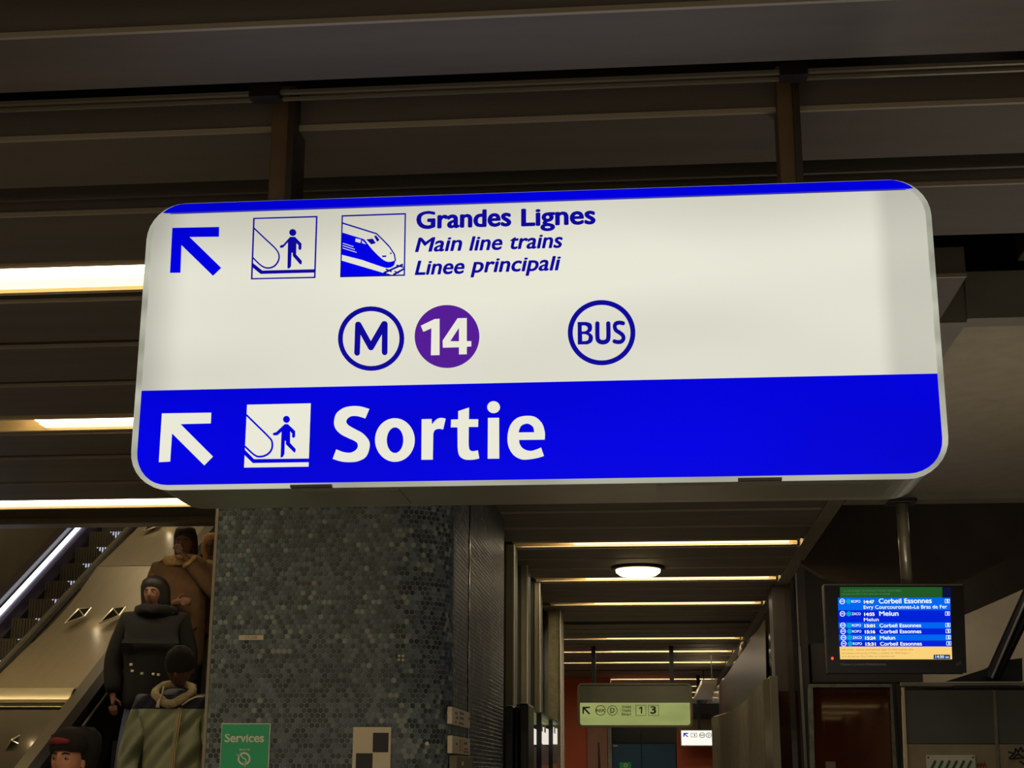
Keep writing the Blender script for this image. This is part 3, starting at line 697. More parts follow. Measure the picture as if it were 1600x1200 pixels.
# hanging draped upper sheet above the partition
b = MB(); n_ = 20
for i in range(n_ + 1):
    t = i / n_ * .84; x = PA.x + (PB.x - PA.x) * t + .05 * math.sin(math.pi * t) + .045 + .06 * (i % 2); y = 21.6 + (13.9 - 21.6) * t
    b.v += [(x, y, 2.2), (x + .02, y, 1.6 + 1.36 * (x + .02))]
    if i: k = 2 * i; b.f.append((k - 2, k, k + 1, k - 1))
tag(b.build('pleated_metal_screen', mat('pleated', (62, 54, 43), .3, .35, .2, 3), None, True, fix=False), 'dark pleated metal screen between the ribbed partition and the slatted ceiling', 'screen')
a = at(1158, 1012, X=1.2)
g = thing('spotlight', (1.24, a.y, a.z), 'small pale cylindrical fitting under the edge beam on the right', 'fitting')
MB().tube([(1.20, a.y - .5, a.z - .0), (1.22, a.y + .45, a.z - .06)], .04, 12).build('body', M_cream, g, True)
MB().tube([(1.21, a.y, a.z), (1.23, a.y, 3.385)], .02, 8).build('stem', M_black, g)
# dark bay behind the screen: frontal panels
YB = 14.4
tag(box('wall_bay', mat('bay_wall', (104, 92, 74), .6, 0, .12, 2), None, 1.3, 6, 16.2, 16.4, 0, 4.6), kind='structure')
tag(box('ceiling_bay', M_void, None, 1.3, 6, 9.9, 16.4, 4.4, 4.6), kind='structure')
g = thing('dark_pillar', (at(1228, 1100, Y=14.2).x, 14.2, 0), 'tall dark panelled pillar left of the glass door frame', 'pillar')
px_box('pillar_body', M_dark, g, 1209, 1262, 800, 1330, 14.3, .4)
px_box('edge_profile', M_edge, g, 1246, 1248.5, 870, 1090, 14.28, .02)
MB().prism([tuple(at(x, y, Y=14.27)) for x, y in ((1247, 1010), (1251, 1010), (1264, 1240), (1259, 1240))], (0, .03, 0)).build('corner_profile', M_edge, g)
px_box('glass_panel', mat('brown_glass', (62, 36, 20), .06), g, 1219, 1250, 1080, 1330, 14.26, .02)
px_box('lower_frame', M_black, g, 1207, 1218, 1078, 1330, 14.22, .06)
tag(box('trim_7', M_dark, None, at(1262, 900, Y=14.3).x, at(1440, 1030, Y=14.35).x, 14.35, 14.6, at(1300, 1066, Y=14.35).z, at(1300, 1005, Y=14.35).z), kind='structure')
# glass door
YD = 14.0
g = thing('glass_door', (at(1330, 1200, Y=YD).x, YD, 0), 'glass door in a worn grey metal frame showing reflected strip lights', 'door')
mfr = mat('worn_frame', (112, 116, 106), .5, .3, .3, 20)
px_box('frame_top', mfr, g, 1264, 1400, 1069, 1074, YD - .03, .07, .003)
MB().prism([tuple(at(x, y, Y=YD - .03)) for x, y in ((1263, 1074), (1270, 1074), (1276, 1300), (1268, 1300))], (0, .07, 0)).build('frame_side', mfr, g)
MB().prism([tuple(at(x, y, Y=YD - .03)) for x, y in ((1391, 1074), (1398, 1074), (1407, 1300), (1400, 1300))], (0, .07, 0)).build('frame_side', mfr, g)
px_box('glass_pane', mat('door_glass', (70, 32, 12), .03, 0, .25, 1.5, spec=.9), g, 1268, 1396, 1073, 1330, YD, .015)
a = at(1298, 1197, Y=YD - .01)
MB().box(a.x - .045, a.x + .045, YD - .01, YD, a.z - .2, a.z + .04).build('paper_notice', mat('dim_paper', (120, 104, 84), .7), g)
px_box('door_pillar', M_black, g, 1398, 1404, 1066, 1330, YD - .05, .1)
# panel wall on the right
YP = 13.6
g = thing('hoarding', (at(1500, 1190, Y=YP).x, YP, 0), 'grey and beige hoarding panels on the far right below the screen', 'panel')
Mgp = mat('hoarding_grey', (96, 98, 94), .6, 0, .06, 4); Mbp = mat('hoarding_beige', (158, 146, 118), .7, 0, .12, 5)
for x0, x1 in ((1411, 1554), (1557.5, 1720)):
    px_box('grey_panel', Mgp, g, x0, x1, 1078, 1162, YP, .03, .004)
    px_box('beige_panel', Mbp, g, x0 + 4, x1 + 3, 1163, 1330, YP, .03, .004)
MB().prism([tuple(at(x, y, Y=YP - .01)) for x, y in ((1551, 1078), (1556, 1078), (1562, 1200), (1564, 1330), (1560, 1330), (1557, 1200))], (0, .04, 0)).build('panel_joint', M_edge, g)
MB().prism([tuple(at(x, y, Y=YP - .02)) for x, y in ((1409, 1074), (1413, 1074), (1424, 1330), (1418, 1330))], (0, .05, 0)).build('panel_joint', M_cream, g)
px_box('top_rail', M_edge, g, 1408, 1720, 1066, 1072, YP - .02, .06, .003)
px_box('top_channel', M_black, g, 1490, 1595, 1071, 1075, YP - .03, .04)
YN = YP - .02
a = at(1486, 1260, Y=YN)
n_ = thing('notice_board', (a.x, YN, a.z), 'white notice with a row of slanted green strokes fixed to the hoarding', 'notice')
px_box('board', M_white, n_, 1447.5, 1524, 1180, 1262, YN, .012, .002)
ng = mat('notice_green', (30, 110, 70), .5)
for i in range(6):
    x = 1458 + i * 11.2
    pxplate('green_stroke', [stroke([(x - 2.5, 1201), (x + 3, 1190)], 4)], ng, n_, YN - .003)
for x in (1450.5, 1520.5): pxplate('screw', [ell(x, 1183.5, 1.5, 1.5, 10)], Mk, n_, YN - .003)
gr = thing('graffiti_tag', (at(1590, 1185, Y=YN).x, YN, at(1590, 1195, Y=YN).z), 'black spiky graffiti drawn on the hoarding at the far right edge', 'graffiti')
pxplate('paint_stroke', None, Mk, gr, YP - .004, groups=[[stroke(p_, 2.6)] for p_ in ([(1577, 1184), (1584, 1179)], [(1576, 1175), (1585, 1178)], [(1585, 1178), (1587, 1170)], [(1587, 1170), (1591, 1175)], [(1591, 1175), (1595, 1168)], [(1595, 1168), (1598, 1174)], [(1598, 1174), (1606, 1170)], [(1584, 1184), (1591, 1178)], [(1591, 1178), (1598, 1183)], [(1578, 1186), (1600, 1184)], [(1594, 1190), (1602, 1196)])])
gr = thing('red_graffiti', (at(1534, 1196, Y=YN).x, YN, at(1534, 1200, Y=YN).z), 'red scrawl sprayed beside the white notice', 'graffiti')
pxplate('paint_stroke', None, mat('red_spray', (160, 50, 40), .6), gr, YP - .004, groups=[[stroke(p_, 1.3)] for p_ in ([(1527, 1200), (1528, 1193)], [(1528, 1193), (1532, 1199)], [(1532, 1199), (1533, 1192)], [(1533, 1192), (1537, 1199)], [(1537, 1199), (1538, 1191)], [(1538, 1191), (1542, 1200)], [(1526, 1196), (1541, 1195)])])
# vault fascia, sloping soffit and struts behind the monitor
YV = 12.6
def vpt(x, y, Y=YV): return tuple(at(x, y, Y=Y))
low = [(1252, 880), (1285, 900), (1330, 913), (1400, 920), (1470, 916), (1520, 900), (1560, 880), (1605, 858), (1660, 830)]
g = tag(MB().prism([vpt(*p_) for p_ in low + [(1660, 765), (1252, 765)]], (0, .15, 0)).build('vault_fascia', mat('vault_plaster', (88, 78, 64), .7, 0, .15, 3)), 'curved dark vault edge above and behind the monitor', 'vault')
g = tag(MB().prism([vpt(*p_, 15.2) for p_ in [(1440, 1072), (1440, 990), (1509, 960), (1560, 938), (1690, 880), (1690, 1072)]], (0, .2, 0)).build('sloping_soffit', mat('stair_plaster', (226, 208, 174), .7, 0, .1, 3)), 'pale sloping stair underside right of the monitor', 'soffit')
g = thing('diagonal_strut', vpt(1550, 1060, 13.9), 'dark diagonal metal strut rising to the right edge beside the monitor', 'strut')
for (a_, b_, w_) in (((1546, 1060), (1618, 900), .05), ((1556, 1062), (1622, 925), .035)):
    MB().tube([vpt(*a_, 13.9), vpt(*b_, 13.9)], w_, 8).build('bar', M_black, g)
MB().tube([vpt(1550, 1060, 13.85), vpt(1614, 912, 13.85)], .012, 8).build('bright_edge', M_edge, g)
MB().prism([vpt(*p_, 13.9) for p_ in [(1480, 1064), (1540, 1045), (1562, 1033), (1597, 1028), (1598, 1064)]], (0, .1, 0)).build('foot_plate', M_black, g)

# ---------------------------------------------------------------- departures monitor
YT = 9.7
def tq(x, y, Y=YT): return at(1270 + x / 6.154, 890 + y / 6.154, Y=Y)
c0 = tq(790, 145)
tv = thing('departures_monitor', (tq(900, 145).x, YT + .1, c0.z), 'black departures monitor with blue rows of trains, hung on a steel pole', 'monitor')
MB().prism([tuple(tq(*p_, YT + .02)) for p_ in ((112, 150), (1440, 150), (1470, 985), (150, 985))], (0, .12, 0)).build('casing', mat('monitor_black', (20, 17, 18), .3), tv, bevel=.006)
MB().prism([tuple(tq(*p_, YT)) for p_ in ((108, 138), (1442, 140), (1442, 150), (108, 150))], (0, .14, 0)).build('top_edge', M_edge, tv)
MB().prism([tuple(tq(*p_, YT)) for p_ in ((108, 150), (116, 150), (156, 985), (148, 985))], (0, .14, 0)).build('side_edge', mat('edge_dull', (70, 66, 58), .5), tv)
def scr(name, pts_, mt_, dy=0.0, par=None):
    return MB().prism([tuple(tq(*p_, YT + .012 - dy)) for p_ in pts_], (0, .004, 0)).build(name, mt_, par or tv)
def rect(x0, y0, x1, y1): return [(x0, y0), (x1, y0), (x1, y1), (x0, y1)]
scr('header_bar', rect(262, 168, 1245, 270), emis('scr_green', (34, 92, 40), .9))
scr('header_icon', rect(1252, 172, 1330, 268), emis('scr_navy', (14, 18, 60), .9))
lb_, db_ = emis('scr_light_blue', (0, 98, 228), 1.1), emis('scr_deep_blue', (0, 32, 205), 1.1)
rows = [(270, 390, lb_), (390, 508, db_), (508, 565, lb_), (565, 625, db_), (625, 682, lb_), (682, 740, db_)]
Ew = emis('scr_white', (235, 248, 255), 1.1); Ec = emis('scr_cyan', (0, 165, 215), 1.0); Ey = emis('scr_amber', (250, 208, 120), 1.0)
RR = []
for i, (a_, b_, c_) in enumerate(rows):
    x0 = 243 + i * 2.5
    RR.append(scr('train_row', [(x0, a_), (1322 + i * 2, a_), (1324 + i * 2, b_), (x0 + 2, b_)], c_))
scr('message_panel', [(258, 740), (1336, 740), (1340, 862), (264, 862)], Ey)
cl = scr('clock_box', rect(1162, 818, 1320, 860), emis('scr_clock', (20, 60, 130), .9), .004)
def tt(body, x0, x1, base, cap, mt_, par, bold=.02):
    a_, b_, c_ = tq(x0, base, YT + .006), tq(x1, base, YT + .006), tq(x0, base - cap, YT + .006)
    return text('lettering', body, mt_, par, a_.x, b_.x, a_.z, c_.z - a_.z, YT + .008, bold=bold)
tt('14:30', 1180, 1262, 850, 24, Ew, cl); tt('00', 1275, 1308, 849, 14, Ew, cl)
data = [('ROPO', '14:47', 'Corbeil Essonnes', 635, 1145, 325, 44), ('ZACO', '14:55', 'Melun', 640, 825, 444, 42), ('ROPO', '15:01', 'Corbeil Essonnes', 642, 1043, 555, 33),
        ('ROPO', '15:16', 'Corbeil Essonnes', 644, 1045, 613, 33), ('ZACO', '15:24', 'Melun', 646, 793, 673, 33), ('ROPO', '15:31', 'Corbeil Essonnes', 648, 1050, 731, 33)]
for i, (n1_, tm, ds, x0, x1, bs, cp) in enumerate(data):
    P = RR[i]; sh = i * 3
    cy = bs - 16
    def ring(cx, cy, r0, r1, m_):
        lo = [[(tq(px_, py_).x, tq(px_, py_).z) for px_, py_ in ell(cx, cy, r, r, 24)] for r in ((r0, r1) if r1 else (r0,))]
        plate('symbol', lo, m_, P, .002, YT + .007)
    ring(284 + sh, cy - 4, 26, 20, Ew); ring(345 + sh, cy - 4, 24, 0, Ec)
    tt('RER', 268 + sh, 300 + sh, cy + 2, 12, Ew, P)
    tt(n1_, 372 + sh, 458 + sh, bs - 7, 24, Ew, P, .01)
    tt(tm, 492 + sh, 592 + sh, bs, 29, emis('scr_cream', (250, 250, 200), 1.1), P, .05)
    tt(ds, x0, x1, bs, cp, Ew, P, .02)
    bx0, bx1, by0, by1 = 1272 + sh, 1318 + sh, bs - 42, bs - 4
    q = lambda r: [(tq(*p_).x, tq(*p_).z) for p_ in r]
    plate('track_box', [q(rect(bx0, by0, bx1, by1)), q(rect(bx0 + 4, by0 + 4, bx1 - 4, by1 - 4))], Ew, P, .002, YT + .007)
    tt('1', 1290 + sh, 1302 + sh, by1 - 6, 26, Ew, P, .04)
tt('Evry Courcouronnes', 490, 950, 378, 32, Ew, RR[0], .01); tt('Le Bras de Fer', 975, 1293, 375, 32, Ew, RR[0], .01)
plate('dot', [[(tq(*p_).x, tq(*p_).z) for p_ in ell(963, 365, 6, 6, 12)]], Ew, RR[0], .002, YT + .007)
tt('Melun', 492, 635, 497, 31, Ew, RR[1], .01)
mm = bpy.data.objects['message_panel']; Eb = emis('scr_brown', (178, 140, 84), .9)
tt('Info trafic : alerte intemperies ligne D interruption des', 275, 965, 778, 16, Eb, mm, 0); tt('circulations entre Juvisy et Melun a compter de 19h30 jusqu a', 280, 925, 812, 16, Eb, mm, 0); tt('la fin de service. Plus d infos sur transilien.com', 280, 790, 843, 16, Eb, mm, 0)
hh = bpy.data.objects['header_bar']; Egr = emis('scr_pale_green', (96, 140, 96), .8)
tt('La voie de depart est annoncee 5 minutes avant le depart', 300, 858, 212, 16, Egr, hh, 0); tt('des trains du RER D dans cette gare de passage', 280, 745, 243, 16, Egr, hh, 0)
tt('Melun-Corbeil-Malesherbes', 265, 705, 922, 22, emis('scr_grey', (84, 74, 70), .8), tv, 0)
plate('power_light', [[(tq(*p_).x, tq(*p_).z) for p_ in ell(190, 852, 12, 14, 12)]], emis('red_led', (255, 60, 40), 2.5), tv, .003, YT + .01)
MB().prism([tuple(tq(*p_, YT + .012)) for p_ in ((1372, 905), (1425, 875), (1430, 905), (1385, 930))], (0, .004, 0)).build('maker_mark', mat('mark_grey', (70, 88, 66), .5), tv)
a_, b_ = at(1402, 789, Y=YT + .1), at(1420, 912, Y=YT + .1)
pa, pb = at(1409.5, 788, Y=YT + .1), at(1417, 912, Y=YT + .1)
MB().tube([(pb.x, YT + .1, pb.z - .02), (pb.x, YT + .1, 3.42)], .038, 20).build('pole', mat('steel_pole', (205, 196, 172), .3, .6), tv, True)
MB().box(pb.x - .09, pb.x + .09, YT + .01, YT + .19, 3.36, 3.385).build('ceiling_bracket', M_black, tv, bevel=.004)

# ---------------------------------------------------------------- escalators
K = .59
def dz(y): return 2.34 + (y - 10.55) * K
M_deck = mat('brushed_deck', (150, 134, 102), .38, .45, .05, 3, .04, 200, stretch=(6, 1, 1))
M_trim = mat('dull_trim', (112, 102, 84), .35, .6)
deck = thing('escalator_deck', (-4.45, 8, 0), 'wide sloping metal deck of curved sheets between the two escalators', 'escalator deck')
XL, XR = -4.80, -4.10
edges = [10.13, 12.27, 14.4, 16.5]
for i in range(len(edges) - 1):
    b = MB(); n = 24
    for j in range(n + 1):
        t = j / n; y = edges[i] + (edges[i + 1] - edges[i]) * t
        sag = -.045 * math.sin(math.pi * t) if i != 0 else -.05 * math.sin(math.pi * t) + .02 * math.sin(2 * math.pi * t)
        z = dz(y) + sag
        b.v += [(XL, y, z), (XR, y, z)]
        if j: k = 2 * j; b.f.append((k - 2, k - 1, k + 1, k))
    b.build('deck_sheet', M_deck, deck, True, fix=False)
    box('sheet_joint', M_cream if i == 0 else M_trim, deck, XL, XR, edges[i + 1] - .006, edges[i + 1] + .006, dz(edges[i + 1]) - .01, dz(edges[i + 1]) + .004)
SK = 2.4
def dz2(y): return dz(10.14) - .03 + (y - 10.16) * SK
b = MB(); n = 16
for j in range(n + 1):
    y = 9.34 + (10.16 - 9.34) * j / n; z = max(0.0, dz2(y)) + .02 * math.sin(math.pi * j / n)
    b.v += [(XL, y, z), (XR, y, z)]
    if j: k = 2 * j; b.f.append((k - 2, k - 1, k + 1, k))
b.build('deck_front_sheet', mat('shaded_sheet', (84, 74, 56), .45, .4, .06, 3), deck, True, fix=False)  # deck metal darkened here, the shade put into its colour
# rolled bright edge at the lower sheet
b = MB(); n = 10
for j in range(n + 1):
    t = j / n; y = 10.14 + .17 * t; z = dz(10.31) - .135 * (1 - t) + .05 * math.sin(math.pi * t)
    b.v += [(XL, y, z), (XR, y, z)]
    if j: k = 2 * j; b.f.append((k - 2, k - 1, k + 1, k))
b.build('rolled_edge', mat('rolled_metal', (205, 190, 150), .3, .4), deck, True, fix=False)
def slope_bar(name, mt_, par, x0, x1, y0, y1, z0, z1, f=dz):
    p_ = [(x0, y0, f(y0) + z0), (x1, y0, f(y0) + z0), (x1, y0, f(y0) + z1), (x0, y0, f(y0) + z1)]
    return MB().prism(p_, (0, y1 - y0, f(y1) - f(y0))).build(name, mt_, par)
slope_bar('edge_trim', M_trim, deck, XL - .05, XL, 6.2, 16.5, -.05, .015)
slope_bar('edge_groove', M_black, deck, XL, XL + .012, 6.2, 16.5, -.02, .008)
slope_bar('edge_bead', M_rail, deck, XL - .02, XL - .012, 6.2, 16.5, .015, .028)
slope_bar('edge_trim', M_trim, deck, XR, XR + .09, 6.2, 16.5, -.05, .012)
slope_bar('deck_side', M_black, deck, XR - .02, XR + .0, 6.2, 16.5, -1.3, -.04)
slope_bar('deck_side', M_dark, deck, XL, XL + .02, 6.2, 16.5, -.9, -.04)
# crystal lamps on the deck
M_cry = mat('dark_crystal', (60, 52, 42), .12, .4); M_cre = mat('crystal_edge', (215, 205, 175), .2, .5)
def crystal(px_, py_, label, Xc, z0=None, y0=None, K=K):
    z0, y0 = (2.34, 10.55) if z0 is None else (z0, y0)
    q = at(px_, py_, X=Xc)
    y = q.y; z = dz(y)
    for _ in range(6):                     # slide the point onto the deck along the line of sight
        d_ = (q - CP); # solve z = dz(y)
        t = (z0 - y0 * K - CP.z) / (d_.z - K * d_.y); q2 = CP + d_ * t
        q = q2; break
    c = q; r = .085
    nrm = Vector((0, -K, 1)).normalized(); up = Vector((0, 1, K)).normalized(); sx = Vector((1, 0, 0))
    base = [c + sx * (.95 * r) + up * (.9 * r), c - sx * r * .2 + up * (.75 * r), c - sx * r * 1.0 - up * (1.0 * r), c + sx * (1.0 * r) - up * (.0 * r)]
    fs_ = .125 if K < 1 else .06
    base = [c + sx * u * .05 + up * v * fs_ for u, v in ((1.0, 1.25), (-.25, .75), (-1.05, -1.2), (1.1, -.1))]
    ap = c + nrm * .06 + sx * .01
    g_ = thing('crystal_lamp', tuple(c), label, 'lamp', 'pyramid shaped lamps on the escalator deck')
    bb = MB(); bb.v = [tuple(p_) for p_ in base] + [tuple(ap)]; bb.f = [(0, 1, 4), (1, 2, 4), (2, 3, 4), (3, 0, 4), (3, 2, 1, 0)]
    bb.build('crystal', M_cry, g_)
    e_ = MB()
    for i in range(4):
        e_.tube([base[i], base[(i + 1) % 4]], .006, 6); e_.tube([base[i], ap], .005, 6)
    e_.build('crystal_edge', M_cre, g_)
    l = bpy.data.lights.new('crystal_glow', 'POINT'); l.energy = .22; l.color = (1, .85, .6); l.shadow_soft_size = .02
    lo = bpy.data.objects.new('crystal_glow', l); COL.objects.link(lo); lo.location = c + sx * .14 + nrm * .045
crystal(122, 962, 'left crystal lamp of the pair halfway up the deck', -4.45)
crystal(176, 961, 'right crystal lamp of the pair halfway up the deck', -4.3)
crystal(240, 821, 'crystal lamp at the top of the deck under the header beam', -4.3)
crystal(20, 1162, 'crystal lamp at the bottom left on the steep front sheet', -4.5, 2.03, 10.16, 2.4)

# left escalator: steps
le = thing('left_escalator', (-5.2, 10, 0), 'left escalator with lit ribbed steps and a bright line of skirt lighting', 'escalator')
M_step = mat('step_metal', (120, 112, 92), .4, .5); M_riser = mat('step_riser', (64, 58, 48), .5, .4)
E_step = emis('step_lit_patch', (196, 206, 232), .8)
PXS = [(20, 965), (45, 936), (69, 909), (94, 882), (119, 855), (141, 830)]
f0 = at(20, 965, X=-5.5)
sp = (at(141, 830, X=-5.5) - f0) / 5
def rib_mesh(x0, x1, y, z0, z1, n, d=.012):
    b = MB(); w_ = (x1 - x0) / n
    for i in range(n): b.box(x0 + i * w_, x0 + i * w_ + w_ * .55, y - d, y, z0, z1)
    return b
for i in range(-8, 11):
    y = f0.y + sp.y * i; zt = f0.z + sp.z * i
    if y > 16.6: break
    st_ = box('step', M_step, le, -5.5, -4.82, y, y + sp.y + .02, zt - .30, zt - .005)
    if -3 < i < 8:
        rib_mesh(-5.5, -4.82, y, zt - .19, zt - .01, 26).build('riser_rib', M_step, st_, fix=False)
        xa = at(28 + 24.3 * i, 965 - 27 * i, X=None, Y=y).x
        bb = MB(); w_ = .68 / 26
        for k in range(26):
            x = -5.5 + k * w_
            if x > -5.3: 
                dpt = min(.14, (x + 5.3) * 1.0); bb.box(x, x + w_ * .55, y - .013, y - .0125, zt - .01 - dpt, zt - .01)
        bb.build('painted_light_rib', E_step, st_, fix=False)  # glowing wedge stands in for light falling on the riser
def lz(y): return f0.z + (y - f0.y) * (sp.z / sp.y)
slope_bar('skirt_panel', mat('skirt_violet', (96, 86, 112), .3, .5), le, -5.60, -5.53, 9, 16.6, -.14, .035, lz)
slope_bar('skirt_light', emis('skirt_led', (235, 240, 255), 3.0), le, -5.64, -5.605, 9, 16.6, .03, .055, lz)
slope_bar('skirt_base', M_black, le, -5.53, -5.5, 9, 16.6, -.4, -.08, lz)
slope_bar('handrail', mat('handrail_rubber', (60, 48, 48), .4), le, -5.74, -5.67, 9, 16.6, .05, .11, lz)
slope_bar('balustrade', M_dark, le, -5.8, -5.76, 9, 16.6, -.5, .06, lz)

# right escalator (the one the passengers ride)
ST0 = .64; YR0 = 8.8
def ez(y): return ST0 + (y - YR0) * K
re_ = thing('right_escalator', (-3.5, 9.5, 0), 'right escalator with a black handrail carrying the passengers down', 'escalator')
for i in range(-2, 23):
    y = YR0 - .17 + i * .34; zt = ez(y + .17)
    if zt < .05: continue
    box('step', M_riser, re_, -3.95, -2.95, y, y + .345, max(0, zt - .35), zt)
slope_bar('balustrade', M_black, re_, -4.0, -3.96, 8.3, 16.5, .0, .62, ez)
slope_bar('handrail', mat('handrail_black', (24, 20, 20), .25), re_, -4.01, -3.93, 8.3, 16.5, .62, .68, ez)
slope_bar('handrail_guide', M_rail, re_, -3.935, -3.92, 8.3, 16.5, .56, .575, ez)
slope_bar('balustrade', M_black, re_, -2.93, -2.89, 8.3, 16.5, .0, .62, ez)
slope_bar('handrail', mat('handrail_black', (1, 1, 1)), re_, -2.95, -2.87, 8.3, 16.5, .62, .68, ez)

# ---------------------------------------------------------------- people
def skin_mesh(name, verts, edges_, radii, root=0, sub=2):
    me = bpy.data.meshes.new('tmp'); me.from_pydata(verts, edges_, []); o = bpy.data.objects.new('tmp', me); COL.objects.link(o)
    md = o.modifiers.new('s', 'SKIN'); md.use_smooth_shade = True
    lay = me.skin_vertices[0].data if me.skin_vertices else None
    if lay is None: raise RuntimeError('skin layer')
    for i, r in enumerate(radii):
        lay[i].radius = r if isinstance(r, tuple) else (r, r); lay[i].use_root = (i == root)
    if sub: sm = o.modifiers.new('u', 'SUBSURF'); sm.levels = sub; sm.render_levels = sub
    out = to_mesh(o, name); bpy.data.objects.remove(o); bpy.data.meshes.remove(me); return out

def head_mesh(s=1.0, n=28, m_=20):
    """egg-shaped head looking to -Y, origin at its centre, 0.225 high"""
    v, f = [], []
    for i in range(m_ + 1):
        th = math.pi * i / m_
        for j in range(n):
            ph = 2 * math.pi * j / n
            x, y, z = math.sin(th) * math.sin(ph), -math.sin(th) * math.cos(ph), math.cos(th)
            X, Y_, Z = x * .077, y * .096, z * .115
            if z < 0:
                k = 1 - .30 * (-z) ** 1.3; X *= k
                if y < 0: Y_ *= 1 - .06 * (-z)
                else: Y_ *= 1 - .45 * (-z)
            if y < 0:
                Y_ *= .96
                Y_ -= .026 * math.exp(-((X / .011) ** 2)) * math.exp(-(((Z + .022) / .020) ** 2))      # nose
                Y_ -= .010 * math.exp(-((X / .009) ** 2)) * math.exp(-(((Z - .002) / .020) ** 2))
                Y_ -= .007 * math.exp(-((X / .022) ** 2)) * math.exp(-(((Z + .058) / .009) ** 2))      # lips
                Y_ -= .008 * math.exp(-((X / .024) ** 2)) * math.exp(-(((Z + .095) / .014) ** 2))      # chin
                Y_ -= .006 * math.exp(-((X / .045) ** 2)) * math.exp(-(((Z - .028) / .010) ** 2))      # brow
                for sx_ in (-1, 1): Y_ += .013 * math.exp(-(((X - sx_ * .031) / .015) ** 2)) * math.exp(-(((Z - .006) / .011) ** 2))
            v.append((X * s, Y_ * s, Z * s))
    for i in range(m_):
        for j in range(n): f.append((i * n + j, i * n + (j + 1) % n, (i + 1) * n + (j + 1) % n, (i + 1) * n + j))
    for sx_ in (-1, 1):                          # ears
        k = len(v)
        for i in range(7):
            th = math.pi * i / 6
            for j in range(8):
                ph = 2 * math.pi * j / 8
                v.append((sx_ * (.079 + .010 * math.sin(th) * math.cos(ph)) * s, (.012 + .018 * math.sin(th) * math.sin(ph)) * s, (-.008 + .031 * math.cos(th)) * s))
        for i in range(6):
            for j in range(8): f.append((k + i * 8 + j, k + i * 8 + (j + 1) % 8, k + (i + 1) * 8 + (j + 1) % 8, k + (i + 1) * 8 + j))
    return v, f

